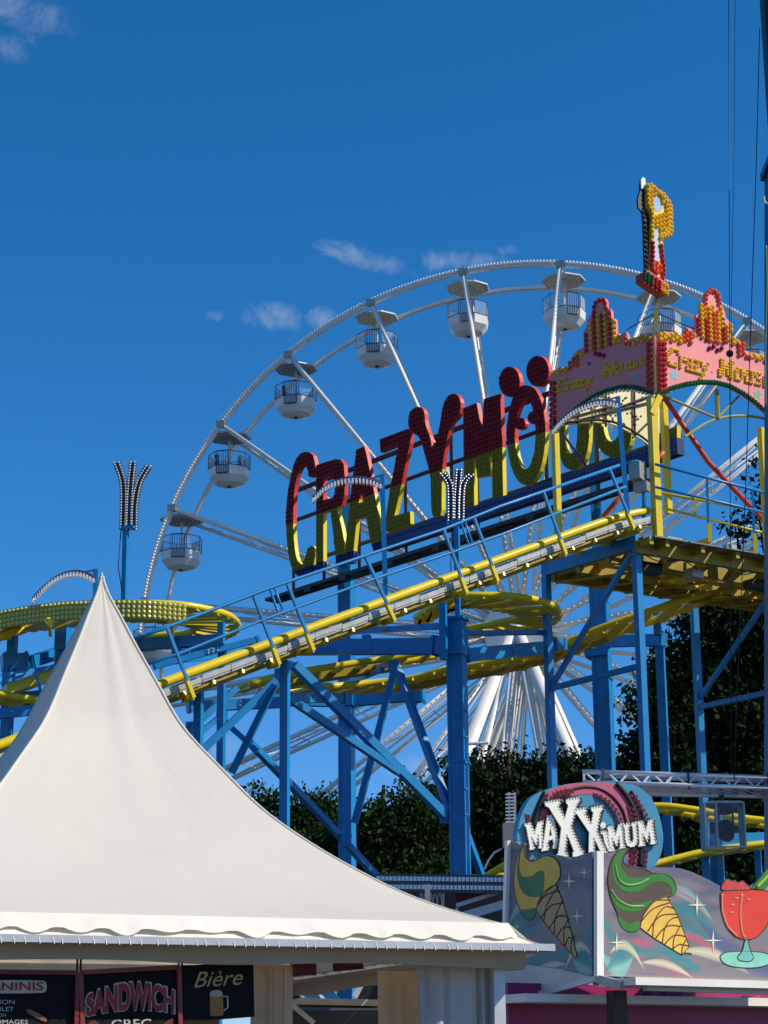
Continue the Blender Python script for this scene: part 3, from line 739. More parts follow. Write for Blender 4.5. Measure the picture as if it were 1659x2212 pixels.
# dark service gangway hung below the letters follows in the sign block
# -------------------------------------------------- platform at the lift head, runs on along U
def pp(x, y, off=0.0): return onp(x, y, A0+NL*off, NL)
zt = P(1418, 1172, 41.2).z
plat = bpy.data.objects.new('platform', None); col.objects.link(plat); plat.parent = coaster; plat.location = -WL[coaster]; WL[plat] = V((0, 0, 0))
c0 = V((P(1418, 1172, 41.3).x, 41.3, zt)); W_ = 3.0; IN = -NL
DGAL = mat('dirty_deck', (110, 108, 104), .6, .3, .25, 5, grime=.7)
def pq(s_, w, dz=0.0): return c0+U*s_+IN*w+V((0, 0, dz))
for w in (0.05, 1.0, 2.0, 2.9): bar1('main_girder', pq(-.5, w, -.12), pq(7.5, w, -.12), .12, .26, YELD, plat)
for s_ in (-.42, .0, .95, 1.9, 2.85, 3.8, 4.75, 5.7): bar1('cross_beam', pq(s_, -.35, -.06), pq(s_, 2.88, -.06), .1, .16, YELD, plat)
for k in range(7): # triangular stiffener plates and diagonal flats seen from beneath
    s_ = -.5+k*.95
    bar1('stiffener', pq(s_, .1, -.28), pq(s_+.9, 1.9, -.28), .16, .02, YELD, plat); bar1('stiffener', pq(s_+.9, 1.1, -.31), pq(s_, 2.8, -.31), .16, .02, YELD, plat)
for k in range(8):
    s_ = -.4+k*.95
    o = MB().box8(pq(s_+.45, .25, .08), U*.44, IN*.3, V((0, 0, .02))).build('deck_plate', DGAL, plat)
    o = MB().box8(pq(s_+.45, 2.5, .08), U*.44, IN*.38, V((0, 0, .02))).build('deck_plate', DGAL, plat)
    o = MB().box8(pq(s_+.45, -.2, .02), U*.44, IN*.22, V((0, 0, .015))).build('deck_plate', DGAL, plat)
for w in (.95, 1.85): MB().tube([pq(-1.2, w, .18), pq(3, w, .15), pq(7.5, w, .1)], .08, 10).build('rail', YEL, plat, True)
for k in range(14): bar1('tie', pq(-1+k*.6, .95, .1), pq(-1+k*.6, 1.85, .1), .12, .05, YEL, plat)
for s_, w, dz, sx, sy, sz, m in ((.35, .7, -.34, .5, .3, .22, DARK), (1.4, .5, -.36, .3, .3, .2, GAL), (2.3, .35, .2, .26, .2, .3, GAL), (.7, .3, .2, .4, .16, .16, GAL), (3.3, .6, -.36, .6, .3, .18, DARK), (1.1, 2.2, .3, .5, .3, .4, GAL)):
    MB().box8(pq(s_, w, dz), U*sx/2, IN*sy/2, V((0, 0, sz/2))).build('brake_unit', m, plat)
for k in range(5):
    MB().tube(crom([pq(-.3+k*1.1, .05, -.26), pq(.1+k*1.1, .04, -.36-.03*(k % 2)), pq(.5+k*1.1, .05, -.27), pq(.8+k*1.1, .04, -.26)], 5), .012, 5).build('hanging_cable', DARK, plat)
# lower crossing run below the platform
run([(1230, 1205, 44.8), (1290, 1213, 44.6), (1360, 1228, 44.2), (1430, 1244, 43.6), (1500, 1252, 43.2)], .9, .4, .06, .22)
bar1('catwalk_slab', P(1255, 1207, 44.6), P(1475, 1242, 43.3), .5, .06, GAL, coaster)
# blue outer handrail and yellow inner handrail
hb = lambda x, y: pp(x, y, .35)
for pts, r in (([(1416, 1003), (1590, 1048), (1700, 1077)], .032), ([(1416, 1052), (1590, 1093), (1700, 1119)], .03)): MB().tube([hb(*q) for q in pts], r, 8).build('handrail', BLUE, plat, True)
for x0, y0, x1, y1 in ((1527, 1032, 1530, 1140), (1626, 1056, 1629, 1162)):
    bar1('handrail_post', hb(x0, y0), hb(x1, y1), .05, .06, BLUE, plat); bar1('post_bracket', hb(x1, y1-8)+NL*.02, hb(x1+1, y1+32)+NL*.02, .08, .1, YEL, plat)
    bar1('outrigger', hb(x1+1, y1+28)+NL*.0, hb(x1+1, y1+28)-NL*.9+V((0, 0, .0)), .09, .12, YEL, plat)
for pts in ([(1416, 1063), (1655, 1106), (1720, 1117)], [(1418, 1094), (1655, 1152), (1720, 1166)]): MB().tube([pp(*q, .1) for q in pts], .03, 8).build('handrail', YEL, plat, True)
for x0, y0, x1, y1 in ((1420, 1063, 1421, 1094), (1500, 1078, 1502, 1112), (1654, 1106, 1656, 1152)): bar1('handrail_post', pp(x0, y0, .1), pp(x1, y1, .1), .045, .05, YEL, plat)
# red diagonal tube and yellow stay bars
tube1('red_tube', [P(1434, 858, 42.2), P(1530, 998, 43.2), P(1655, 1130, 44.5)], .055, REDT, coaster)
tube1('red_tube', [P(1434, 976, 42.4), P(1410, 1002, 42.4)], .045, REDT, coaster)
tube1('red_tube', [P(1346, 1066, 42.0), P(1302, 1116, 42.2)], .05, REDT, coaster)
# control box at the lift head
MB().box(P(1375, 1018, 41.2), .24, .26, .36, -.5).build('control_box', GAL, coaster)
MB().box(P(1388, 1018, 41.35), .1, .2, .42, -.5).build('control_box', DARK, coaster)
MB().box(P(1386, 1052, 41.3), .3, .2, .2, -.5).build('control_box', GAL, coaster)
tube1('box_post', [P(1390, 1000, 41.4), P(1391, 1135, 41.4)], .04, BLUE, coaster)
MB().tube([P(1352, 1000, 41.2), P(1376, 996, 41.2), P(1390, 1000, 41.3)], .03).build('box_rail', BLUE, coaster, True)
# bulb band on the outside of the left hairpin
band = thing('bulb_band', 'long yellow bulb studded band curving round the left hairpin behind the tent peak', 'light band', (0, 40, 0))
bp = []
for (x, y), (rx, ry) in zip([(-60, 1350), (0, 1339), (60, 1329), (137, 1320), (200, 1317), (262, 1316), (330, 1318), (402, 1325)], [(-60, 1346), (0, 1332), (60, 1324), (137, 1314), (200, 1308), (262, 1304), (330, 1304), (402, 1309)]):
    bp.append(P(x, y, onz(rx, ry, zl).y-.22))
bp = resample(crom(bp), step=.1); hh = .38
mb = MB(); bands = 0
for k in range(len(bp)-1):
    a, b = bp[k], bp[k+1]; d = (b-a).normalized(); nn = V((d.y, -d.x, 0)); nn = nn if nn.y < 0 else -nn
    mb.box8((a+b)/2+nn*.0, (b-a)*.502, nn*.02, V((0, 0, hh/2)))
OLIVE = mat('band_yellow', (168, 158, 30), .4, 0, .15, 3)
mb.build('band_sheet', OLIVE, band)
mb = MB()
for k in range(0, len(bp)-1):
    a, b = bp[k], bp[k+1]; d = (b-a).normalized(); nn = V((d.y, -d.x, 0)); nn = nn if nn.y < 0 else -nn
    for j in range(4): mb.dome((a+b)/2+nn*.02+V((0, 0, .138-j*.092)), nn, .042, .05)
stuff(mb.build('bulbs', mat('yellow_clear_bulb', (226, 220, 130), .2, 0, .2, 15, coat=.6), band))
for x in (-20, 105, 370):
    p = P(x, 1335, onz(x, 1310, zl).y-.1); bar1('band_bracket', p, p+V((0, .3, -.3)), .06, .06, YEL, band)
    MB().slab([[P(x-12, 1340, p.y-.02), P(x+24, 1340, p.y-.02), P(x+8, 1360, p.y-.02)]], (0, -1, 0), .05).build('gusset', OLIVE, band)
# ------------------------------------------------------------------ CRAZY MOUSE letter sign (runs level, away to the left)
SA = R_(-38); SD = V((math.sin(SA), math.cos(SA), 0)); SN = V((-SD.y, SD.x, 0)); SN = SN if SN.y < 0 else -SN
S0 = P(1470, 985, 46.0)
def sp_(x, y, off=0.0): return onp(x, y, S0+SN*off, SN)
sign = thing('letter_sign', 'CRAZY MOUSE sign of red, yellow and blue bulb studded letters above the lift', 'sign', (3.0, 50.0, 0))
zr = sp_(*r1(640, 952)).z; zb = sp_(*r1(720, 1200)).z
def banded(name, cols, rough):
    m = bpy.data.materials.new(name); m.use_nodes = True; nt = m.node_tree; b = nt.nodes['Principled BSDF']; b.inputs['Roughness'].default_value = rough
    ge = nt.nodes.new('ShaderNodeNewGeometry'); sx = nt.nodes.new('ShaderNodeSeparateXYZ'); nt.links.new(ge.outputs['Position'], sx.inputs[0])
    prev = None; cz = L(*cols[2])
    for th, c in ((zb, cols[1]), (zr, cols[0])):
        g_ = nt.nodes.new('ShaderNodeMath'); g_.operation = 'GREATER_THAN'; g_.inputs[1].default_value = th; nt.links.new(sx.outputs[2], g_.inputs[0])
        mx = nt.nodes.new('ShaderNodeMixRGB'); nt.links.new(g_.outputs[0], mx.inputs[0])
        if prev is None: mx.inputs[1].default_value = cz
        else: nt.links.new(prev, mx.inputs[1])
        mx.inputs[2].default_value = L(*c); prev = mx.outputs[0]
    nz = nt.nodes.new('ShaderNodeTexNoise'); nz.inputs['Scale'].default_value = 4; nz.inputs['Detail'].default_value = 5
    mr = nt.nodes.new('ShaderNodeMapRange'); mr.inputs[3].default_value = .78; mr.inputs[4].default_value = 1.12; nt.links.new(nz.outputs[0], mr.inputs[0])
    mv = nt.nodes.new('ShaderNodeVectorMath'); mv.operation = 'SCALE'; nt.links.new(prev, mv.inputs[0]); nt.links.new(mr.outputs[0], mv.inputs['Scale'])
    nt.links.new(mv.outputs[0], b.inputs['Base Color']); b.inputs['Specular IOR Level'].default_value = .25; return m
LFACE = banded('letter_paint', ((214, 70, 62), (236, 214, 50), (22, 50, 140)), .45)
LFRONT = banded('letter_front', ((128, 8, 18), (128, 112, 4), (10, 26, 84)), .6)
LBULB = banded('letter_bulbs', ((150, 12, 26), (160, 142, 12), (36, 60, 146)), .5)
def ell(cx, cy, rx, ry, n=22, rot=0): return [(cx+rx*math.cos(2*math.pi*i/n), cy+ry*math.sin(2*math.pi*i/n)) for i in range(n)]
LET = [('letter_C', r1, [smooth_poly([(345, 706), (362, 770), (362, 832), (322, 845), (320, 800), (302, 772), (280, 788), (262, 830), (246, 900), (240, 1000), (238, 1100), (243, 1200), (255, 1290), (280, 1328), (300, 1318), (308, 1262), (328, 1222), (358, 1222), (356, 1290), (346, 1350), (312, 1388), (265, 1395), (234, 1352), (215, 1290), (203, 1200), (197, 1050), (206, 930), (222, 850), (245, 750), (288, 698)], 1)]),
       ('letter_R', r1, [[(365, 775), (470, 741), (500, 744), (518, 770), (525, 850), (522, 940), (508, 998), (480, 1015), (505, 1110), (522, 1200), (522, 1330), (476, 1335), (470, 1255), (445, 1025), (405, 1040), (405, 1345), (365, 1355)], [(405, 850), (450, 835), (466, 855), (468, 930), (455, 955), (405, 968)]]),
       ('letter_A', r1, [[(588, 688), (632, 671), (645, 720), (690, 940), (735, 1185), (735, 1240), (682, 1250), (664, 1190), (642, 1062), (590, 1075), (573, 1240), (573, 1315), (526, 1322), (526, 1235), (560, 900)], [(600, 985), (613, 900), (626, 978)]]),
       ('letter_Z', r1, [[(716, 632), (872, 573), (888, 595), (885, 655), (865, 740), (838, 880), (798, 1055), (885, 1030), (887, 1098), (752, 1142), (750, 1070), (770, 930), (820, 665), (722, 705)]]),
       ('letter_Y', r1, [smooth_poly([(873, 540), (878, 490), (905, 456), (940, 450), (965, 475), (968, 540), (978, 575), (998, 620), (1008, 695), (1040, 600), (1054, 520), (1066, 440), (1092, 390), (1130, 376), (1157, 395), (1168, 440), (1155, 505), (1108, 548), (1076, 690), (1062, 800), (1060, 925), (1060, 1050), (1033, 1056), (1005, 1060), (1000, 940), (998, 830), (975, 750), (940, 620), (905, 602), (880, 577)], 1)]),
       ('letter_M', r1, [[(1178, 460), (1253, 430), (1282, 590), (1293, 408), (1383, 380), (1392, 600), (1400, 960), (1340, 985), (1338, 722), (1322, 716), (1330, 830), (1255, 845), (1246, 740), (1237, 735), (1240, 1045), (1184, 1065)]]),
       ('letter_O', r1, [smooth_poly([(1480, 345), (1520, 330), (1560, 340), (1595, 380), (1620, 450), (1635, 560), (1630, 680), (1610, 790), (1575, 860), (1530, 888), (1490, 875), (1450, 810), (1425, 700), (1416, 580), (1430, 480), (1455, 390)], 1), smooth_poly([(1500, 430), (1530, 405), (1555, 430), (1575, 520), (1580, 620), (1570, 720), (1545, 785), (1520, 800), (1495, 780), (1470, 700), (1462, 600), (1472, 500)], 1)]),
       ('umlaut_dot', r1, [ell(1434, 313, 58, 84)]), ('umlaut_dot', r1, [ell(1590, 255, 63, 86)]),
       ('eye_knob', r1, [ell(1492, 545, 30, 34, 14)]), ('eye_knob', r1, [ell(1566, 512, 32, 36, 14)]),
       ('letter_U', r3, [smooth_poly([(362, 60), (362, 300), (364, 450), (380, 545), (420, 587), (470, 585), (520, 540), (547, 450), (552, 300), (555, 0), (500, 20), (480, 280), (475, 430), (452, 486), (425, 488), (402, 440), (398, 300), (400, 45)], 1)]),
       ('letter_S', r3, [smooth_poly([(578, 300), (582, 370), (600, 430), (640, 490), (690, 513), (750, 500), (795, 450), (815, 380), (812, 280), (780, 190), (700, 90), (660, 20), (650, -60), (680, -110), (730, -100), (755, -30), (800, -50), (790, -140), (740, -190), (660, -180), (605, -110), (595, 0), (630, 110), (700, 210), (740, 290), (738, 360), (715, 402), (682, 415), (652, 385), (636, 300)], 1)]),
       ('letter_E', r3, [[(900, -180), (1070, -260), (1075, -150), (965, -100), (965, 30), (1040, 0), (1040, 100), (965, 130), (965, 370), (1095, 312), (1095, 402), (900, 480)]])]
TH = .13
for nm, zf, loops in LET:
    L2 = [[zf(*p) for p in l] for l in loops]
    off = {'umlaut_dot': .03, 'eye_knob': .05}.get(nm, .0) + (.012*(LET.index((nm, zf, loops)) % 3))
    o = MB().slab([[sp_(x, y, off) for x, y in l] for l in L2], SN, TH if nm != 'eye_knob' else .12).build(nm, LFACE, sign)
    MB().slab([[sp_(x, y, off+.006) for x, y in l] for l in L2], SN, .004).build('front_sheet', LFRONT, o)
    # rows of cabochon bulbs over the face
    xs = [p[0] for p in L2[0]]; ys = [p[1] for p in L2[0]]; mb = MB(); pts3 = [sp_(x, y, off) for x, y in L2[0]]
    ss = [p.dot(SD) for p in pts3]; zs = [p.z for p in pts3]
    l3 = [[(sp_(x, y, off).dot(SD), sp_(x, y, off).z) for x, y in l] for l in L2]
    base = sp_(xs[0], ys[0], off); bs = base.dot(SD); st = .135
    s_ = min(ss)+.07
    while s_ < max(ss):
        z_ = min(zs)+.07
        while z_ < max(zs):
            ok = all(inside((s_+dx, z_+dz), l3) for dx, dz in ((.045, 0), (-.045, 0), (0, .05), (0, -.05)))
            if ok:
                p = base+SD*(s_-bs); p.z = z_; mb.dome(p+SN*.005, SN, .042, .05)
            z_ += st
        s_ += st
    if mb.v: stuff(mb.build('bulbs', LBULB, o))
# blue base strip, carrying rods, posts and gangway
def along(x0, y0, x1, y1, off, w, h, name, m): return bar1(name, sp_(x0, y0, off), sp_(x1, y1, off), w, h, m, sign)
a, b = sp_(*r1(756, 1212), .02), sp_(1471, 972, .02); b.z = a.z
MB().box8((a+b)/2, (b-a)/2, SN*.12, V((0, 0, .2))).build('base_strip', NAVY, sign)
mb = MB(); n_ = 90
for i in range(n_):
    for dz in (-.1, .1): mb.dome(a.lerp(b, (i+.5)/n_)+SN*.125+V((0, 0, dz)), SN, .035, .045)
stuff(mb.build('base_bulbs', mat('blue_bulb', (70, 100, 200), .18, 0, .2, 12, coat=.6), sign))
zo = [sp_(*r1(300, 865)).z, sp_(*r1(300, 1030)).z, sp_(*r1(420, 1245)).z]
for i, z_ in enumerate(zo):
    a = sp_(*r1(250, 900), -.38); b = sp_(1470, 900, -.38); a.z = b.z = z_
    bar1('carrying_rail', a, b, .07, .09 if i else .12, DARK, sign)
zg = sp_(*r1(180, 1540), -.6).z
for x in (635, 700, 775, 875, 975, 1030, 1180, 1290, 1440):
    a = sp_(x, 1000, -.46); b = a.copy(); a.z = zo[0]+.1; b.z = zg
    bar1('upright', a, b, .09, .09, DARK, sign)
    MB().box(b+SN*.5+V((0, 0, -.12)), .2, .3, .1, .6).build('floodlight', DARK, sign)
a = sp_(*r1(160, 1545), -.4); b = sp_(1405, 1072, -.4); a.z = b.z = zg
MB().box8((a+b)/2+SN*.25, (b-a)/2, SN*.25, V((0, 0, .05))).build('gangway', DARK, sign)
for k in range(8):
    p = a.lerp(b, (k+.5)/8)+SN*.3+V((0, 0, -.08))
    MB().box(p, .5, .12, .06, math.atan2(SD.y, SD.x)).build('gangway_joint', DARK, sign)
for x, t_ in ((748, 57.5), (1292, 49.8)):
    p = P(x, 1225, t_); q = sp_(x, 1150, -.45); q.z = zg-.1; bar1('mount', V((p.x, p.y, zg-.1)), q, .15, .15, BLUE, sign)
    z0 = p.z-.3; bar1('mount_post', V((p.x, p.y, z0)), V((p.x, p.y, zo[0])), .24, .24, BLUE, sign)

# ------------------------------------------------------------------ arch with bulb fronts at the lift head
LA = R_(-42); LD = V((math.sin(LA), math.cos(LA), 0)); LN = V((-LD.y, LD.x, 0)); LN = LN if LN.y < 0 else -LN
C0 = P(1418, 900, 41.5)
def al(x, y, off=0.0): return onp(x, y, C0+LN*off, LN)
def ar(x, y, off=0.0): return onp(x, y, C0+NL*off, NL)
arch = thing('gateway_arch', 'pink bulb studded CRAZY MOUSE gateway with two stepped crests over the lift head', 'gateway', (C0.x, C0.y, zt))
PINK = mat('pink_panel', (232, 134, 134), .5, 0, .1, 1.2, grime=.12)
CREAM = mat('cream_panel', (236, 226, 178), .6, 0, .06, 1.5)
left_poly = [(838, 765), (838, 350), (826, 330), (808, 322), (650, 375), (648, 342), (636, 322), (618, 322), (602, 340), (565, 352), (563, 240), (552, 225), (533, 222), (530, 168), (516, 152), (498, 152), (497, 100), (482, 78), (455, 76), (425, 92), (405, 125), (398, 185), (375, 200), (360, 240), (345, 300), (333, 308), (330, 430), (280, 455), (256, 490), (252, 520), (225, 540), (222, 570), (160, 572), (110, 605), (92, 632), (92, 1020), (108, 1036), (135, 1005), (200, 945), (300, 862), (400, 792), (500, 748), (600, 722), (700, 725), (780, 745)]
right_poly = [(862, 768), (862, 375), (868, 338), (900, 318), (980, 320), (1012, 345), (1046, 350), (1056, 308), (1080, 290), (1105, 298), (1116, 326), (1140, 345), (1142, 200), (1165, 182), (1170, 120), (1195, 98), (1206, 45), (1236, 14), (1270, 18), (1305, 50), (1316, 120), (1340, 150), (1358, 222), (1390, 250), (1392, 360), (1440, 372), (1480, 398), (1495, 455), (1620, 485), (1760, 520), (1760, 1010), (1700, 945), (1625, 888), (1560, 830), (1480, 772), (1380, 718), (1280, 692), (1180, 690), (1080, 702), (980, 728), (920, 748)]
for nm, poly, pf, nn in (('left_panel', left_poly, al, LN), ('right_panel', right_poly, ar, NL)):
    o = MB().slab([[pf(*s6(*p), .06) for p in poly]], nn, .07).build(nm, PINK, arch)
    MB().slab([[pf(*s6(*p), -.012) for p in poly]], nn, .03).build('back_sheet', CREAM, o)
def rowbulbs(pf, nn, pts, m, name, parent, r=.055, step=.1, zf=s6, wid=1, gap=.1):
    q = resample([pf(*zf(*p), .065) for p in pts], step=step); mb = MB()
    for p in q:
        for k in range(wid): mb.dome(p+V((0, 0, -k*gap)), nn, r, r*1.25)
    return stuff(mb.build(name, m, parent))
def areabulbs(pf, nn, poly, m, name, parent, st=.115, r=.056, zf=s6, th=.09, back=None):
    P3 = [pf(*zf(*p), .065) for p in poly]; o0 = P3[0]; e = LD if pf is al else U
    l2 = [[((p-o0).dot(e), p.z) for p in P3]]; xs = [p[0] for p in l2[0]]; zs = [p[1] for p in l2[0]]; mb = MB(); x = min(xs)+st/2; i = 0
    while x < max(xs):
        z_ = min(zs)+st/2+(st/2 if i % 2 else 0)
        while z_ < max(zs):
            if inside((x, z_), l2):
                p = o0+e*x; p.z = z_; mb.dome(p, nn, r, r*1.2)
            z_ += st
        x += st; i += 1
    if mb.v: stuff(mb.build(name, m, parent))
def textbulbs(pf, nn, txt, quad, m, parent, name, st=.058, r=.04, shear=.15, bold=.02):
    vs, fs = text_tris(txt, bold, shear); a, b, c, d = [pf(*s6(*q), .066) for q in quad]; mb = MB(); ln = (b-a).length; hh_ = (d-a).length
    nx = max(3, int(ln/st)); ny = max(3, int(hh_/st))
    def hit(x, y):
        for f in fs:
            (x1, y1), (x2, y2), (x3, y3) = vs[f[0]], vs[f[1]], vs[f[2]]
            dd = (y2-y3)*(x1-x3)+(x3-x2)*(y1-y3)
            if abs(dd) < 1e-12: continue
            u_ = ((y2-y3)*(x-x3)+(x3-x2)*(y-y3))/dd; v_ = ((y3-y1)*(x-x3)+(x1-x3)*(y-y3))/dd
            if u_ >= 0 and v_ >= 0 and u_+v_ <= 1: return True
        return False
    for i in range(nx):
        for j in range(ny):
            x, y = (i+.5)/nx, (j+.5)/ny
            if hit(x, y): mb.dome(a.lerp(b, x).lerp(d.lerp(c, x), y), nn, r, r*1.15)
    return stuff(mb.build(name, m, parent))
lpn = [o for o in kids(arch) if o.name.startswith('left_panel')][0]; rpn = [o for o in kids(arch) if o.name.startswith('right_panel')][0]
for pf, nn, par, tw, rows in ((al, LN, lpn, [(405, 190, 460, 470), (365, 245, 400, 480), (500, 165, 545, 445), (335, 315, 362, 450), (545, 235, 562, 420)], 0),):
    pass
# left panel ornaments
rowbulbs(al, LN, [(820, 400), (820, 735)], BULBR, 'edge_bulbs', lpn, .06, .12); rowbulbs(al, LN, [(800, 408), (800, 730)], BULBR, 'edge_bulbs', lpn, .06, .12)
rowbulbs(al, LN, [(102, 690), (102, 1000)], BULBR, 'edge_bulbs', lpn, .06, .12); rowbulbs(al, LN, [(122, 690), (122, 985)], BULBR, 'edge_bulbs', lpn, .06, .12)
arcL = [(110, 1022), (200, 935), (300, 853), (400, 783), (500, 740), (600, 714), (700, 716), (780, 737), (838, 755)]
rowbulbs(al, LN, arcL, BULBG, 'arch_bulbs', lpn, .05, .085); rowbulbs(al, LN, [(x, y+12) for x, y in arcL], BULBG, 'arch_bulbs', lpn, .05, .085)
rowbulbs(al, LN, [(x, y+26) for x, y in arcL], BULBW, 'arch_edge_bulbs', lpn, .045, .11)
areabulbs(al, LN, [(685, 370), (810, 330), (828, 345), (828, 380), (685, 420)], BULBY, 'crest_bulbs', lpn); areabulbs(al, LN, [(608, 345), (640, 330), (648, 385), (680, 375), (682, 420), (610, 440)], BULBO, 'crest_bulbs', lpn)
areabulbs(al, LN, [(105, 610), (160, 578), (222, 575), (222, 600), (110, 650)], BULBY, 'crest_bulbs', lpn); areabulbs(al, LN, [(226, 545), (255, 525), (260, 490), (300, 480), (300, 560), (226, 600)], BULBO, 'crest_bulbs', lpn)
areabulbs(al, LN, [(262, 492), (330, 440), (332, 478), (265, 520)], BULBY, 'crest_bulbs', lpn); areabulbs(al, LN, [(550, 360), (602, 345), (604, 400), (550, 410)], BULBY, 'crest_bulbs', lpn)
for x0, x1, y0, y1, m in ((335, 362, 315, 480, BULBR), (364, 400, 250, 470, BULBY), (402, 420, 200, 460, BULBR), (420, 452, 185, 455, BULBY), (456, 476, 190, 450, BULBR), (478, 500, 160, 440, BULBY), (502, 530, 165, 435, BULBR), (532, 562, 235, 420, BULBY)):
    areabulbs(al, LN, [(x0, y0), (x1, y0-8), (x1, y1-10), (x0, y1)], m, 'tower_bulbs', lpn, .12, .056)
rowbulbs(al, LN, [(406, 180), (408, 125), (430, 96), (460, 84), (484, 90), (494, 150)], BULBR, 'tower_bulbs', lpn, .055, .11)
textbulbs(al, LN, 'Crazy', [(140, 800), (402, 735), (402, 605), (140, 660)], BULBY, lpn, 'lettering_bulbs'); textbulbs(al, LN, 'Mouse', [(470, 660), (785, 550), (785, 465), (470, 550)], BULBY, lpn, 'lettering_bulbs')
areabulbs(al, LN, ell(450, 490, 42, 26, 14), mat('magenta_bulb', (150, 24, 76), .3, 0, .2, 12), 'rosette_bulbs', lpn)
star = lambda cx, cy, r, s_=0: [(cx+(r if i % 2 == 0 else r*.45)*math.sin(math.pi*i/5+s_), cy-(r if i % 2 == 0 else r*.45)*math.cos(math.pi*i/5+s_)) for i in range(10)]
TEAL = mat('teal_star', (96, 176, 196), .5); GRN = mat('green_star', (88, 178, 120), .5); DBL = mat('blue_star', (30, 84, 130), .5)
for pf, nn, par, cx, cy, r, m in ((al, LN, lpn, 372, 548, 22, DBL), (al, LN, lpn, 570, 465, 20, GRN), (al, LN, lpn, 715, 645, 30, TEAL), (ar, NL, rpn, 982, 632, 42, TEAL), (ar, NL, rpn, 1585, 770, 40, GRN), (ar, NL, rpn, 1255, 610, 10, BULBO)):
    MB().slab([[pf(*s6(*p), .064) for p in star(cx, cy, r, .2)]], nn, .003).build('painted_star', m, par)
# right panel ornaments
for x in (875, 898, 912): rowbulbs(ar, NL, [(x, 405), (x+4, 738)], BULBR, 'edge_bulbs', rpn, .058, .105)
arcR = [(875, 760), (980, 722), (1080, 696), (1180, 684), (1280, 686), (1380, 710), (1480, 764), (1560, 822), (1625, 880), (1740, 985)]
rowbulbs(ar, NL, [(x, y-6) for x, y in arcR], BULBG, 'arch_bulbs', rpn, .05, .085); rowbulbs(ar, NL, [(x, y+4) for x, y in arcR], BULBG, 'arch_bulbs', rpn, .05, .085)
areabulbs(ar, NL, [(872, 340), (900, 322), (980, 322), (1030, 350), (1030, 398), (930, 372), (868, 392)], BULBY, 'crest_bulbs', rpn, .11, .06)
areabulbs(ar, NL, [(1032, 352), (1052, 350), (1058, 310), (1082, 294), (1104, 302), (1108, 360), (1100, 415), (1030, 400)], BULBO, 'crest_bulbs', rpn, .11, .06)
areabulbs(ar, NL, [(1110, 330), (1140, 348), (1160, 350), (1160, 370), (1110, 360)], BULBY, 'crest_bulbs', rpn, .11, .06)
areabulbs(ar, NL, [(1395, 365), (1440, 378), (1450, 430), (1395, 415)], BULBY, 'crest_bulbs', rpn, .11, .06)
areabulbs(ar, NL, [(1440, 400), (1480, 402), (1492, 460), (1515, 470), (1515, 515), (1440, 500)], BULBO, 'crest_bulbs', rpn, .11, .06)
areabulbs(ar, NL, [(1518, 468), (1620, 490), (1760, 525), (1760, 570), (1620, 540), (1518, 512)], BULBY, 'crest_bulbs', rpn, .11, .06)
for x0, x1, y0, y1, m in ((1144, 1170, 205, 345, BULBR), (1172, 1204, 115, 370, BULBY), (1205, 1232, 185, 388, BULBR), (1233, 1262, 120, 394, BULBY), (1263, 1292, 175, 400, BULBO), (1293, 1326, 120, 406, BULBY), (1327, 1354, 200, 408, BULBR), (1355, 1390, 255, 395, BULBY)):
    areabulbs(ar, NL, [(x0, y0), (x1, y0+4), (x1, y1+4), (x0, y1)], m, 'tower_bulbs', rpn, .105, .058)
rowbulbs(ar, NL, [(1208, 180), (1206, 110), (1214, 50), (1240, 22), (1270, 24), (1300, 58), (1308, 115)], BULBO, 'tower_bulbs', rpn, .06, .1)
areabulbs(ar, NL, [(1220, 408), (1330, 424), (1320, 450), (1290, 468), (1255, 460), (1230, 436)], MATS['magenta_bulb'], 'rosette_bulbs', rpn)
textbulbs(ar, NL, 'Crazy', [(925, 595), (1235, 690), (1235, 500), (925, 425)], BULBY, rpn, 'lettering_bulbs'); textbulbs(ar, NL, 'Mouse', [(1298, 640), (1680, 730), (1680, 590), (1298, 505)], BULBY, rpn, 'lettering_bulbs')
# cream panel on the far side, its sunlit back to us
B0 = al(1207, 940, -.05)
def af(x, y, off=0.0): return onp(x, y, B0+NL*off, NL)
cp = [(328, 350), (345, 330), (420, 308), (600, 294), (700, 306), (790, 345), (880, 400), (960, 462), (985, 490), (985, 100), (985, -60), (800, -75), (700, -120), (640, -200), (560, -120), (440, -40), (328, -20)]
o = MB().slab([[af(*r3(*p)) for p in cp]], NL, .05).build('far_panel', CREAM, arch)
fr = MB()
for a, b in (((330, 290), (720, 185)), ((480, 300), (490, 200)), ((655, 320), (655, 100)), ((835, 380), (830, 90)), ((360, 310), (960, 160)), ((820, 390), (975, 240)), ((655, 230), (980, 110))): fr.tube([af(*r3(*a), .04), af(*r3(*b), .04)], .025, 6)
fr.build('back_frame', DARK, o)
wh = MB()
for i in range(70):
    p = cp[0:9]; q = resample([af(*r3(*c), .05) for c in p], n=70)[i]; wh.dome(q+V((0, 0, .06)), NL, .035, .04, 5)
for i in range(90): wh.dome(af(*r3(560+random.random()*330, 130+random.random()*180), .01), NL, .028, .012, 5)
stuff(wh.build('lamp_sockets', DARK, o))
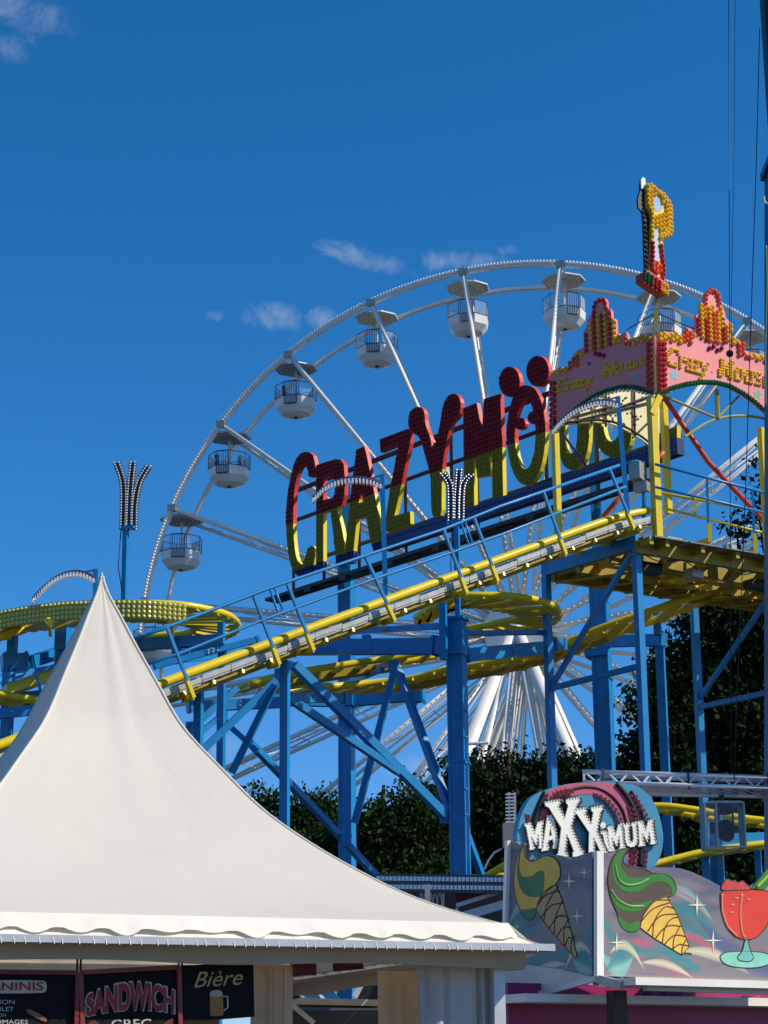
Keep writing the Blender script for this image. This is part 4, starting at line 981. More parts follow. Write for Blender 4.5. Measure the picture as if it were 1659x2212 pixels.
# posts, base truss and stays
for nm, a, b, w in (('arch_post', r3(938, 150), r3(950, 1020), .16), ('arch_post', r3(1012, 170), r3(1040, 860), .13), ('arch_post', r3(340, 330), r3(366, 980), .13), ('arch_post', (1645, 925), (1652, 1190), .15)):
    if w == .16: pa, pb = ar(*a, .0), ar(*b, .0)
    elif nm == 'arch_post' and a[0] > 1600: pa, pb = ar(*a, 0), ar(*b, 0)
    elif a[0] < 1300: pa, pb = al(*a, -.1), al(*b, -.1)
    else: q = af(1425, 900); pa = V((q.x, q.y, ar(*a).z)); pb = V((q.x, q.y, zt)); pa = P(a[0], a[1], 43.4); pb = P(b[0], b[1], 43.4)
    pb.x, pb.y = pa.x, pa.y; pb.z = min(pb.z, zt+.02) if pb.z < zt+.6 else pb.z
    bar1(nm, pb, pa, w, w, YEL, arch, U)
bar1('corner_bracket', ar(*r3(985, 130), .05), ar(*r3(935, 240), .05), .14, .1, YEL, arch, NL)
bar1('corner_bar', al(*s6(838, 330), .03)+V((0, 0, .1)), al(*s6(850, 760), .03), .05, .06, mat('khaki_paint', (150, 146, 70), .5), arch)
KH = MATS['khaki_paint']
mast0, mast1 = ar(*s6(850, 330)), ar(1418, 590)
bar1('mast', mast0, mast1, .05, .05, KH, arch); bar1('mast_sleeve', mast0, ar(*s6(852, 170)), .1, .1, KH, arch)
tube1('stay_wire', [ar(*s6(850, 185)), al(*s6(640, 305), 0)], .014, DARK, arch, 5); tube1('stay_wire', [ar(*s6(870, 190)), ar(*s6(1135, 300))], .014, DARK, arch, 5)
tr = MB()
for a, b in (((930, 790), (1300, 945)), ((1290, 945), (1450, 780)), ((1300, 940), (1288, 735))): tr.tube([ar(*s6(*a), -.1), ar(*s6(*b), -.1)], .028, 6)
tr.tube(crom([ar(*s6(*p), -.1) for p in ((1060, 1075), (1200, 985), (1300, 945), (1420, 925), (1560, 930), (1700, 960))]), .03, 6); tr.tube([ar(*s6(1288, 735), -.08), ar(*s6(1298, 945), -.08)], .05, 6)
tr.build('rear_truss', KH, arch)
tr = MB(); tr.tube([al(*r3(385, 360), -.1), al(*r3(560, 600), -.1)], .03, 6); tr.build('stay_rod', NAVY, arch)
# ------------------------------------------------------------------ figure sign on the mast
fig = thing('figure_sign', 'tall narrow bulb studded figure sign in yellow, red and blue on the arch mast', 'sign', mast1)
FA = R_(-12+57.5+8); FD = V((math.sin(FA), math.cos(FA), 0)); FN = V((FD.y, -FD.x, 0)); F0 = P(1412, 500, 41.4)
def fp(x, y, off=0.0): return onp(x, y, F0+FN*off, FN)
face = [(305, 340), (340, 310), (400, 325), (460, 370), (480, 430), (520, 425), (560, 470), (605, 510), (600, 545), (650, 570), (670, 640), (690, 700), (690, 760), (675, 830), (695, 880), (690, 1000), (690, 1060), (660, 1095), (620, 1085), (560, 1110), (550, 1220), (560, 1340), (585, 1480), (585, 1640), (550, 1730), (480, 1720), (360, 1600), (370, 1400), (380, 1180), (375, 1000), (390, 860), (372, 740), (320, 660), (312, 520), (318, 420)]
YF = mat('figure_yellow', (240, 196, 50), .45); o = MB().slab([[fp(*s5(*p)) for p in face]], FN, .06).build('figure_board', YF, fig)
# the dark left edge: edge-on second board with its own bulbs
back = [(232, 250), (262, 212), (300, 230), (312, 330), (312, 700), (372, 740), (372, 1600), (300, 1610), (290, 1400), (275, 900), (262, 730), (200, 670), (190, 540), (222, 430)]
MB().slab([[fp(*s5(*p), -.05) for p in back]], FN, .05).build('edge_board', DARK, fig)
MB().slab([[fp(*s5(*p), -.02) for p in [(240, 250), (262, 214), (300, 235), (308, 330), (290, 385), (245, 385)]]], FN, .05).build('white_tip', mat('tip_white', (230, 230, 225), .4), fig)
for nm, poly, c in (('sky_inset', [(420, 490), (465, 480), (505, 530), (540, 640), (545, 690), (510, 720), (450, 720), (428, 640)], (130, 176, 222)), ('blue_stem', [(425, 960), (485, 970), (495, 1100), (490, 1230), (515, 1440), (500, 1465), (435, 1430), (430, 1150)], (176, 200, 222)), ('orange_patch', [(400, 1440), (520, 1470), (530, 1620), (480, 1690), (390, 1590)], (244, 160, 60))):
    MB().slab([[fp(*s5(*p), .008) for p in poly]], FN, .006).build(nm, mat(nm+'_paint', c, .5, 0, .2, 6), fig)
def figarea(poly, m, st=.105, r=.056):
    P3 = [fp(*s5(*p), .005) for p in poly]; o0 = P3[0]; l2 = [[((p-o0).dot(FD), p.z) for p in P3]]; mb = MB(); x = min(p[0] for p in l2[0])+st/2; i = 0
    while x < max(p[0] for p in l2[0]):
        z_ = min(p[1] for p in l2[0])+st/2*(1+i % 2)
        while z_ < max(p[1] for p in l2[0]):
            if inside((x, z_), l2): q = o0+FD*x; q.z = z_; mb.dome(q, FN, r, r*1.2)
            z_ += st
        x += st; i += 1
    if mb.v: stuff(mb.build('bulbs', m, fig))
figarea([(310, 340), (400, 325), (470, 400), (500, 470), (420, 470), (410, 540), (415, 640), (430, 740), (375, 740), (320, 650)], BULBY); figarea([(520, 470), (605, 540), (650, 620), (680, 740), (670, 900), (690, 1040), (640, 1085), (520, 1100), (500, 1050), (600, 960), (610, 800), (570, 700), (550, 600)], BULBY)
figarea([(430, 745), (560, 735), (610, 800), (600, 960), (500, 1050), (488, 970), (440, 930)], BULBY); figarea([(400, 1450), (520, 1480), (530, 1620), (480, 1690), (390, 1590)], BULBO)
def figrow(pts, m, r=.06, step=.1):
    q = resample([fp(*s5(*p), .005) for p in pts], step=step); mb = MB()
    for p in q: mb.dome(p, FN+V((0, -.15, 0)), r, r*1.3)
    stuff(mb.build('bulbs', m, fig))
figrow([(325, 345), (370, 335), (430, 380), (470, 430), (530, 450), (585, 510), (640, 590), (665, 660), (672, 760), (665, 850), (678, 1000), (650, 1075), (580, 1090), (520, 1110)], BULBY); figrow([(330, 360), (330, 520), (340, 640), (390, 740), (400, 850), (385, 950), (395, 1080)], BULBY)
figrow([(345, 400), (400, 360), (460, 430), (520, 480), (590, 570), (640, 700), (640, 850), (640, 1000), (560, 1060)], BULBY); figrow([(395, 1090), (400, 1180)], BULBY); figrow([(522, 1120), (525, 1220)], BULBY)
figrow([(400, 1185), (405, 1300), (400, 1430), (385, 1560), (440, 1640)], BULBR); figrow([(525, 1230), (540, 1350), (560, 1500), (565, 1640), (545, 1715)], BULBR)
figrow([(250, 740), (285, 900), (295, 1200), (310, 1380), (300, 1600)], DARK, .05, .11)
# tilted tray of coloured bulbs under the figure
ty = [(265, 1630), (300, 1600), (350, 1590), (640, 1790), (630, 1930), (600, 1965), (440, 1870), (265, 1750)]
o = MB().slab([[fp(*s5(*p), .1) for p in ty]], FN, .22).build('tray', mat('tray_red', (190, 50, 40), .5), fig)
for i in range(4):
    y0 = 1630+i*38; 
    for (xa, xb), m in (((285, 400), BULBG), ((400, 520), BULBR), ((520, 620), BULBY if i != 1 else BULBO)):
        ya = y0+(xa-285)*.66-20; yb = y0+(xb-285)*.66-20; q = resample([fp(*s5(xa, ya), .105), fp(*s5(xb-10, yb), .105)], step=.085); mb = MB()
        for p in q: mb.dome(p, FN, .05, .065)
        stuff(mb.build('bulbs', m, o))
bar1('post', mast1-V((0, 0, .0)), fp(*s5(455, 1850), .0), .05, .05, KH, fig)

# ------------------------------------------------------------------ lamp masts (three flared bulb arms) and curved lamp arms
def flare_lamp(label, zf, arms, foot, pole, Y, w):
    t = thing('flare_lamp', label, 'lamp mast', P(*pole[1], Y), 'flared lamp masts on the coaster')
    a, b = P(*pole[0], Y), P(*pole[1], Y); b.x = a.x
    o = MB().box((a+b)/2, .1, .12, (a-b).length, CY).build('pole', BLUE, t)
    tube1('cable', [a+V((-.1, -.05, 0)), (a+b)/2+V((-.14, -.05, 0)), b+V((-.04, -.05, .3))], .012, DARK, o, 5)
    for arm in arms:
        q = resample(crom([P(*zf(*p), Y) for p in arm]), step=.06); mb = MB(); bb = MB(); sd = 1 if arm[-1][0] > foot[0] else -1
        for k in range(len(q)-1): mb.bar(q[k], q[k+1], .16, .05, V((0, -1, 0)), .004)
        am = mb.build('arm', NAVY, t)
        for k in range(len(q)):
            for dx in (-.05, .05): bb.dome(q[k]+V((dx, -.03, 0)), (0, -1, 0), .027, .035)
        stuff(bb.build('arm_bulbs', mat('smoky_bulb', (206, 206, 198), .25, 0, .5, 25, coat=.5), am))
    MB().box(P(*zf(*foot), Y), .34, .2, .06, CY).build('foot_clamp', BLUE, t)
flare_lamp('blue lamp mast with three flared white bulb arms left of the wheel', r5, [[(680, 430), (684, 250), (676, 160), (645, 72)], [(712, 440), (716, 300), (724, 180), (735, 70)], [(742, 440), (746, 300), (770, 180), (820, 92)]], (708, 432), ((272, 1146), (262, 1308)), 43.5, .1)
flare_lamp('lamp mast with flared bulb arms standing between the letters Y and M', r1, [[(1108, 1100), (1108, 930), (1098, 870), (1065, 825)], [(1142, 1100), (1144, 960), (1155, 805)], [(1166, 1080), (1170, 920), (1188, 862), (1220, 832)]], (1135, 1090), ((986, 1130), (987, 1335)), 42.0, .1)
def arc_lamp(label, arcpts, post_top, post_bot, Yp, Ya, pw=.09):
    t = thing('arc_lamp', label, 'lamp', P(*post_bot, Yp), 'curved bulb lamps along the coaster')
    a, b = P(*post_top, Yp), P(*post_bot, Yp); n_ = len(arcpts)
    bar1('post', b, a, pw, pw, BLUE, t, (1, 0, 0))
    q = [P(x, y, Ya+(Yp-Ya)*i/(n_-1)) for i, (x, y) in enumerate(arcpts)]; q = resample(crom(q), step=.07); mb = MB(); bb = MB()
    for k in range(len(q)-1): mb.bar(q[k], q[k+1], .16, .05, ext=.004)
    am = mb.build('curved_arm', NAVY, t)
    for k, p in enumerate(q): bb.box8(p+V((0, -.03, -.065)), V((.02, 0, .006)), V((0, .06, 0)), V((-.004, 0, .045)))
    stuff(bb.build('bulb_strip', BULBW, am))
    bar1('tie_bar', a-V((0, 0, .01)), q[int(len(q)*.78)], .03, .03, NAVY, t)
arc_lamp('curved lamp arm with bulbs rising left of the tent peak', [t1(*p) for p in [(318, 575), (400, 480), (500, 395), (600, 345), (700, 325), (800, 340), (890, 385)]], t1(908, 302), (205, 1345), 40.5, 40.0)
arc_lamp('curved lamp arm with bulbs crossing the letters R and A', [r1(*p) for p in [(350, 955), (400, 905), (460, 870), (540, 850), (620, 850), (680, 862), (722, 880)]], r1(730, 828), (834, 1318), 38.6, 38.2)
arc_lamp('curved lamp arm with bulbs under the pink arch by the lift head', [r3(*p) for p in [(325, 340), (370, 290), (440, 230), (520, 190), (600, 165), (670, 165), (722, 178)]], r3(728, 135), r3(790, 850), 40.9, 40.6)
# ------------------------------------------------------------------ pagoda tent
TY = R_(22); TH_ = 2.5; TC = P(220, 1245, 17.0); TX = V((math.cos(TY), math.sin(TY), 0)); TYd = V((-math.sin(TY), math.cos(TY), 0))
TCG = V((TC.x, TC.y, 0)); ZE = P(900, 1990, 15.2).z; ZP = TC.z
tent = thing('pagoda_tent', 'large white pointed pagoda tent in the left foreground', 'tent', TCG)
def cloth_mat(name, rgb, trans):
    m = mat(name, rgb, .62, 0, .06, .5, .0, 10, trans=trans, grime=.1)
    nt = m.node_tree; b = nt.nodes['Principled BSDF']; t = nt.nodes.new('ShaderNodeTexCoord')
    w = nt.nodes.new('ShaderNodeTexNoise'); w.inputs['Scale'].default_value = 1.1; w.inputs['Detail'].default_value = 5; w.inputs['Distortion'].default_value = 1.0
    n2 = nt.nodes.new('ShaderNodeTexNoise'); n2.inputs['Scale'].default_value = 9; n2.inputs['Detail'].default_value = 3
    ad = nt.nodes.new('ShaderNodeMath'); ad.operation = 'MULTIPLY_ADD'; ad.inputs[1].default_value = .12
    nt.links.new(t.outputs['Object'], w.inputs[0]); nt.links.new(t.outputs['Object'], n2.inputs[0]); nt.links.new(n2.outputs[0], ad.inputs[0]); nt.links.new(w.outputs[0], ad.inputs[2])
    bp_ = nt.nodes.new('ShaderNodeBump'); bp_.inputs['Strength'].default_value = .22; bp_.inputs['Distance'].default_value = .05
    nt.links.new(ad.outputs[0], bp_.inputs['Height']); nt.links.new(bp_.outputs[0], b.inputs['Normal']); return m
CANV = cloth_mat('tent_canvas', (232, 226, 213), .25); SKIRT = cloth_mat('tent_skirt', (240, 234, 220), .1)
prof = [(0, 1), (.006, .985), (.022, .943), (.055, .88), (.095, .80), (.155, .688), (.225, .56), (.32, .446), (.43, .325), (.54, .235), (.65, .16), (.76, .095), (.87, .045), (1, 0)]
def rz(t):                                             # interpolate radius fraction at t in 0..1 along the table
    k = min(int(t*(len(prof)-1)), len(prof)-2); f = t*(len(prof)-1)-k
    p0, p1, p2, p3 = [prof[min(max(k+i, 0), len(prof)-1)] for i in (-1, 0, 1, 2)]
    o = []
    for c in (0, 1):
        a, b, c_, d = p0[c], p1[c], p2[c], p3[c]
        o.append(.5*(2*b+(c_-a)*f+(2*a-5*b+4*c_-d)*f*f+(3*b-a-3*c_+d)*f**3))
    return o
NT, NSd = 60, 16; vs = []; fs = []
for s_ in range(4):
    b = len(vs)
    c_, n_ = math.cos(s_*math.pi/2), math.sin(s_*math.pi/2)
    for i in range(NT+1):
        r, h = rz(i/NT); r = max(r, 0.004)
        for j in range(NSd+1):
            w = 2*j/NSd-1
            # the cloth pulls in between the hips and each side carries a welded seam
            sag = (1-w*w)*.05*r*(1-r*.75)
            e = 1.0-sag
            x, y = w*r*TH_, -r*TH_*e
            z_ = ZE+(ZP-ZE)*h - (1-w*w)*.05*min(1, r*3)*(1-r)
            rdg = .009*math.sin(math.pi*min(1, i/NT/.8)) if j == NSd//2+1 else (.0035 if j in (3, 5, 13) else 0)
            crs = .007*math.sin(w*31+s_*2)*math.exp(-((abs(w)-.9)/.12)**2)*r
            y -= (rdg+crs)*.8; z_ += (rdg+crs)*.5
            X, Y_ = x*c_-y*n_, x*n_+y*c_
            vs.append(TCG+TX*X+TYd*Y_+V((0, 0, z_)))
    for i in range(NT):
        for j in range(NSd):
            a = b+i*(NSd+1)+j; fs.append((a, a+NSd+1, a+NSd+2, a+1))
cn = link_mesh('canopy', vs, fs, CANV, tent, True)
def tp(x, y, z=0.0): return TCG+TX*x+TYd*y+V((0, 0, z))
for sx, sy in ((-1, -1), (1, -1), (1, 1), (-1, 1)):     # hip welts and side seams
    q = [tp(sx*max(rz(i/40)[0], .004)*TH_*1.001, sy*max(rz(i/40)[0], .004)*TH_*1.001, ZE+(ZP-ZE)*rz(i/40)[1]-.006) for i in range(41)]
    MB().tube(q, .012, 8).build('hip_welt', CANV, tent, True)
for ang in range(4):
    c_, n_ = math.cos(ang*math.pi/2), math.sin(ang*math.pi/2); q = []
    for i in range(41):
        r, h = rz(i/40); r = max(r, .004); y = -r*TH_*(1-.05*r*(1-r*.75)); x = .14*r*TH_; z_ = ZE+(ZP-ZE)*h-.05*min(1, r*3)*(1-r)
        q.append(tp(x*c_-y*n_, x*n_+y*c_, z_-.0115))
    MB().tube([x_-V((0, 0, .02)) for x_ in q[:34]], .0125, 6).build('seam_tape', CANV, tent, True)
MB().tube([tp(0, 0, ZP-.03), tp(0, 0, ZP+.035)], [.022, .004], 10).build('peak_cap', CANV, tent, True)
# scalloped valance + flared skirt + gutter on every side; front matters most
ZG = P(900, 2044, 15.2).z; OUTG = .22
for s_ in range(4):
    c_, n_ = math.cos(s_*math.pi/2), math.sin(s_*math.pi/2)
    def sd(x, y, z): return tp(x*c_-y*n_, x*n_+y*c_, z)
    n = 160; mb = MB(); rr = np.random.default_rng(20+s_); ph = rr.random(8)*6
    for i in range(n+1):
        x = (2*i/n-1)*(TH_+.02); t = (x/.31) % 1
        sr = .5+.9*((math.sin(math.floor(x/.31)*12.9898+s_)*43758.5453) % 1); sc = .105 if t < .25 else .105+.038*sr*math.sin(math.pi*(t-.25)/.75)
        wv = .016*math.sin(x*3.1+ph[0])+.012*math.sin(x*7.7+ph[1])+.012*math.sin(x*17+ph[2])+.008*math.sin(x*31+ph[7])
        for k in range(4):
            f = k/3; dr = f*sc; mb.v.append(sd(x*(1+.06*dr), -TH_-.02-OUTG*.9*dr/(ZE-ZG)-.006*f-abs(wv)*f*.45, ZE+.012-dr))
    for i in range(n):
        for k in range(3): a = i*4+k; mb.f.append((a, a+4, a+5, a+1))
    mb.build('scalloped_valance', SKIRT, tent, True)
    mb = MB()
    for i in range(n+1):
        x = (2*i/n-1)
        for k in range(5):
            f = k/4; wv = (.014*math.sin(x*9+ph[3])+.012*math.sin(x*23+ph[4]+f*2)+.008*math.sin(x*51+ph[1]-f*3))*math.sin(math.pi*f)
            mb.v.append(sd(x*(TH_+OUTG*f), -TH_-OUTG*f*.9+wv, ZE-.03+(ZG-ZE+.05)*f**.9))
    for i in range(n):
        for k in range(4): a = i*5+k; mb.f.append((a, a+5, a+6, a+1))
    mb.build('skirt', SKIRT, tent, True)
    a, b = sd(-TH_-OUTG, -TH_-OUTG, ZG), sd(TH_+OUTG-.06, -TH_-OUTG, ZG)
    bar1('gutter', a, b+(b-a).normalized()*(.12 if s_ == 0 else 0), .09, .05, ALU, tent)
    lace = MB()
    for i in range(60): p = a.lerp(b, (i+.5+random.random()*.5)/60)+V((0, 0, -.005)); lace.tube([p+V((0, -.046, .02)), p+V((.012, -.048, -.03))], .003, 4)
    stuff(lace.build('lacing', WHT, tent))
    mb = MB(); n = 80
    for i in range(n+1):
        x = (2*i/n-1)*(TH_+.1)
        for k in range(3): f = k/2; mb.v.append(sd(x, -TH_-.12+.015*math.sin(x*6+ph[5])*f, ZG-.02-f*(.115+.012*math.sin(x*3+ph[6]))))
    for i in range(n):
        for k in range(2): a_ = i*3+k; mb.f.append((a_, a_+3, a_+4, a_+1))
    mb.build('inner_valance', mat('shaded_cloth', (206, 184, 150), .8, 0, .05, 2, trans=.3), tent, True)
    bar1('eave_bar', sd(-TH_, -TH_+.03, ZE-.1), sd(TH_, -TH_+.03, ZE-.1), .06, .1, ALU, tent)
for sx, sy in ((-1, -1), (1, -1), (1, 1), (-1, 1)): MB().box(tp(sx*TH_*.98, sy*TH_*.98, ZE/2), .09, .09, ZE, TY).build('tent_post', ALU, tent)
# corner flap lying out from the front right corner and its tail
# drapes
def drape(label, x0, x1, ztop, m, folds, amp, yoff, tie=None, par=None):
    mb = MB(); n = 90; nv = 14; ph = random.random()*6
    a = onp(x0, 2100, tp(0, -TH_+yoff), TYd); b = onp(x1, 2100, tp(0, -TH_+yoff), TYd)
    for i in range(n+1):
        for k in range(nv+1):
            f = k/nv; z_ = ztop*(1-f)+.02
            t = i/n
            if tie: g_ = 1-tie*math.exp(-((z_-1.3)/.5)**2); t = .5+(t-.5)*g_
            p = a.lerp(b, t); u2 = t+.10*math.sin(t*7+ph)+.05*math.sin(t*17+ph*3); d = amp*(.35+.65*f)*(math.sin(u2*folds*6.28+ph+.5*f)*(.6+.5*math.sin(t*9.3+ph*1.7))+.35*math.sin(u2*folds*10.7+ph*2+f))
            mb.v.append(V((p.x, p.y, z_))-TYd*d)
    for i in range(n):
        for k in range(nv): q = i*(nv+1)+k; mb.f.append((q, q+nv+1, q+nv+2, q+1))
    return mb.build('curtain', m, par, True)
CUR = mat('beige_curtain', (222, 190, 150), .85, 0, .1, 2, trans=.2); CURG = mat('grey_drape', (206, 198, 186), .85, 0, .08, 2, trans=.15)
tag(drape('', 546, 632, ZG-.14, CUR, 3, .05, .25), 'beige curtain hanging right of the beer board', 'curtain', 'curtains under the tent edge')
tag(drape('', 816, 905, ZG-.16, CUR, 2, .05, .5), 'tan curtain hanging left of the grey gathered drape', 'curtain', 'curtains under the tent edge')
tag(drape('', 900, 1072, ZG-.1, CURG, 4, .09, .1, .3), 'grey gathered drape at the right front corner of the tent', 'curtain', 'curtains under the tent edge')
# counter wall of the stand inside the tent
booth = thing('snack_booth', 'tan timber snack booth wall standing under the tent', 'booth', tp(-.8, -.9))
TAN = mat('tan_board', (150, 116, 88), .7, 0, .15, 2)
for k in range(11):
    xx = -2.35+k*.27; MB().box8(tp(xx, -TH_+.62, 1.15), TX*.13, TYd*.02, V((0, 0, 1.15))).build('board', TAN, booth)
MB().box8(tp(-1.0, -TH_+.6, 2.33), TX*1.45, TYd*.05, V((0, 0, .06))).build('head_beam', mat('cream_beam', (196, 176, 150), .7), booth)
MB().box8(tp(-1.0, -TH_+.5, .55), TX*1.45, TYd*.25, V((0, 0, .55))).build('counter', TAN, booth)
# boards with writing, hung in the front plane
SB0 = tp(0, -TH_+.05); 
def sb(x, y, off=0.0): return onp(x, y, SB0-TYd*off, -TYd)
BLK = mat('board_black', (8, 6, 6), .9, 0, .2, 3)
def board(name, label, poly, rim=None, rw=.03):
    t = thing(name, label, 'sign', sb(*poly[0]), 'food boards under the tent')
    MB().slab([[sb(*p, 0) for p in poly]], -TYd, .03).build('panel', BLK, t)
    if rim:
        k = len(poly)
        for i in range(k): bar1('frame_bar', sb(*poly[i], .012), sb(*poly[(i+1) % k], .012), .03, rw, rim, t, -TYd)
    tube1('hook', [sb(*poly[0], -.01), sb(poly[0][0], poly[0][1], -.01)+V((0, 0, .1))], .008, DARK, t, 5)
    tube1('hook', [sb(*poly[-1], -.01), sb(poly[-1][0], poly[-1][1], -.01)+V((0, 0, .1))], .008, DARK, t, 5)
    return t
REDL = mat('sign_red', (170, 22, 44), .5); CRML = mat('sign_cream', (206, 190, 150), .5); GOLD = mat('sign_gold', (196, 168, 84), .4); WHL = mat('sign_white', (200, 196, 186), .5); RDF = mat('frame_red', (150, 60, 48), .5); CHK = mat('frame_check', (128, 34, 40), .5, 0, .7, 40)
q4 = lambda zf, a, b, c, d, off=.004: [sb(*zf(*p), off) for p in (a, b, c, d)]
b1 = board('menu_board', 'black PANINIS menu board with red chequered frame at the left', [(-120, 2098), (-120, 2260), s1(455, 1180), s1(465, 740)], CHK, .045)
MB().slab([[sb(*s1(*p), .006) for p in smooth_poly([(-260, 785), (255, 785), (282, 800), (282, 850), (255, 865), (-260, 865)], 1)]], -TYd, .005).build('title_plate', CRML, b1)
text_on('title', 'PANINIS', q4(s1, (-112, 845), (262, 848), (262, 795), (-112, 798), .009), REDL, b1, 0, -TYd, .02)
for i, (tx, y) in enumerate((('THON', 930), ('POULET', 972), ('JAMBON', 1012), ('FROMAGES', 1050))): text_on('menu_line', tx, q4(s1, (-80+(20 if i == 0 else 0), y), ((88, 82, 36, 168)[i], y), ((88, 82, 36, 168)[i], y-26), (-80+(20 if i == 0 else 0), y-26)), WHL, b1, 0, -TYd)
MB().slab([[sb(*s1(*p), .008) for p in smooth_poly([(158, 965), (180, 958), (280, 1012), (284, 1036), (262, 1036), (165, 985)], 1)]], -TYd, .006).build('bread_picture', mat('bread', (150, 96, 62), .6, 0, .2, 30), b1)
b2 = board('menu_board', 'black board with red framed SANDWICH lettering', [s1(486, 738), s1(500, 1180), s1(1090, 1180), s1(1078, 706)], RDF, .035)
wv = lambda x, y: (x, y*(1-.0)+(.0))
def archwarp(x, y): t = 1-(2*x-1)**2; return x, y*(.8+.2*t)+.17*t-.02
text_on('title_outline', 'SANDWICH', q4(s1, (512, 1012), (1060, 992), (1060, 800), (512, 832), .004), CRML, b2, 0, -TYd, .075, warp=archwarp)
text_on('title', 'SANDWICH', q4(s1, (522, 1004), (1050, 984), (1050, 808), (522, 840), .008), REDL, b2, 0, -TYd, .045, warp=archwarp)
text_on('subtitle', 'GREC', q4(s1, (672, 1080), (912, 1076), (912, 1018), (672, 1024)), WHL, b2, 0, -TYd, .01)
for x in (545, 1000): MB().slab([[sb(*s1(*p), .006) for p in smooth_poly([(x-20, 1050), (x+20, 1025), (x+50, 1010 if x > 900 else 1040), (x+52, 1060), (x, 1085)], 1)]], -TYd, .005).build('sandwich_picture', mat('kebab', (110, 40, 30), .6, 0, .3, 30), b2)
b3 = board('menu_board', 'black beer board with gold script and a painted beer mug', [s1(1098, 696), s1(1108, 1040), s1(1536, 1006), s1(1528, 676)])
text_on('title', 'Bière', q4(s1, (1170, 832), (1465, 812), (1465, 718), (1170, 738)), GOLD, b3, 0, -TYd, 0, .35)
MB().slab([[sb(*s1(*p), .006) for p in [(1266, 880), (1345, 878), (1348, 995), (1330, 1002), (1280, 1002), (1268, 996)]]], -TYd, .005).build('mug_picture', mat('beer', (176, 112, 26), .4), b3)
MB().slab([[sb(*s1(*p), .008) for p in smooth_poly([(1266, 886), (1266, 855), (1300, 843), (1340, 848), (1344, 884)], 1)]], -TYd, .006).build('foam_picture', mat('foam', (196, 180, 140), .6), b3)
MB().tube([sb(*s1(*p), .008) for p in [(1346, 884), (1372, 882), (1374, 950), (1350, 968)]], .006, 5).build('mug_handle_picture', WHL, b3)
for k, (p, lb, tx) in enumerate((([(336, 700), (338, 772), (468, 765), (466, 694)], 'small red lettered board beside the beige curtain', 'BOISSONS'), ([(556, 694), (558, 748), (706, 735), (704, 690)], 'small red lettered board at the middle of the tent opening', 'SANDWICH'), ([(866, 680), (868, 712), (944, 704), (942, 678)], 'tiny dark board high on the tan curtain', 'MENU'))):
    t = thing('small_board', lb, 'sign', sb(*s2(*p[0]), -.2), 'small boards under the tent edge')
    MB().slab([[sb(*s2(*q), -.2) for q in p]], -TYd, .03).build('panel', mat('small_board_dark', (52, 20, 22), .5), t)
    if k < 2:
        (ax, ay), (bx, by), (cx, cy), (dx, dy) = p
        text_on('lettering', tx, [sb(*s2(bx+10, by-18), -.195), sb(*s2(cx-8, cy-18), -.195), sb(*s2(dx-8, dy+18), -.195), sb(*s2(ax+8, ay+18), -.195)], REDL, t, 0, -TYd, .02)
    tube1('hook', [sb(*s2(*p[0]), -.215), sb(*s2(*p[0]), -.215)+V((0, 0, .1))], .008, DARK, t, 5)
# things seen through the tent opening
ctr = thing('serving_counter', 'grey serving counter with pale top edge in the tent opening', 'counter', gnd(720, 17))
f_ = lambda x, y, Y: P(*s2(x, y), Y)
MB().bar(f_(350, 905, 17), f_(790, 915, 17.2), .5, .05).build('counter_top', mat('counter_cream', (200, 192, 176), .5), ctr)
a, b = f_(345, 915, 17), f_(790, 925, 17.2); z_ = min(a.z, b.z)-.04
MB().box8(V(((a.x+b.x)/2, 17.15, z_/2)), V(((b.x-a.x)/2, 0, 0)), V((0, .25, 0)), V((0, 0, z_/2))).build('counter_body', mat('counter_grey', (72, 76, 82), .5), ctr)
bar1('corner_strip', f_(345, 920, 16.88), f_(455, 1012, 16.88), .03, .04, WHT, ctr)
gl_ = thing('cabinet', 'white ribbed cabinet behind the serving counter', 'cabinet', gnd(830, 18))
MB().box(V((P(815, 2000, 18).x, 18, .62)), .5, .4, 1.24).build('body', WHT, gl_)
for k in range(7): MB().box(V((P(815, 2000, 18).x-.2+k*.065, 17.79, .7)), .02, .02, 1.0).build('rib', WHT, gl_)
slide = thing('fun_slide', 'white panels leaning on blue braces seen through the tent opening', 'slide', gnd(700, 24))
for a, b, w in (((390, 880), (530, 710), .2), ((520, 760), (570, 900), .14), ((660, 880), (740, 730), .22)):
    MB().bar(f_(*a, 24), f_(*b, 24), .06, w, (0, -1, 0)).build('white_panel', WHT, slide)
for a, b in (((370, 800), (470, 900)), ((430, 760), (570, 905))): bar1('blue_brace', f_(*a, 23.7), f_(*b, 23.7), .1, .12, BLUE, slide)
MB().slab([[f_(*p, 24.2) for p in [(660, 900), (690, 760), (720, 730), (760, 780), (770, 900)]]], (0, -1, 0), .05).build('picture_panel', mat('dark_picture', (40, 34, 44), .6, 0, .8, 6), slide)
p = f_(500, 900, 24); MB().box(V((p.x+.3, 24, p.z/2)), 2.2, .5, p.z).build('base', mat('slide_grey', (120, 120, 124), .6), slide)
for xx in (-.8, .9): MB().box(V((p.x+.3+xx, 24.1, p.z*.5+.7)), .06, .06, p.z+1.2).build('post', GAL, slide)

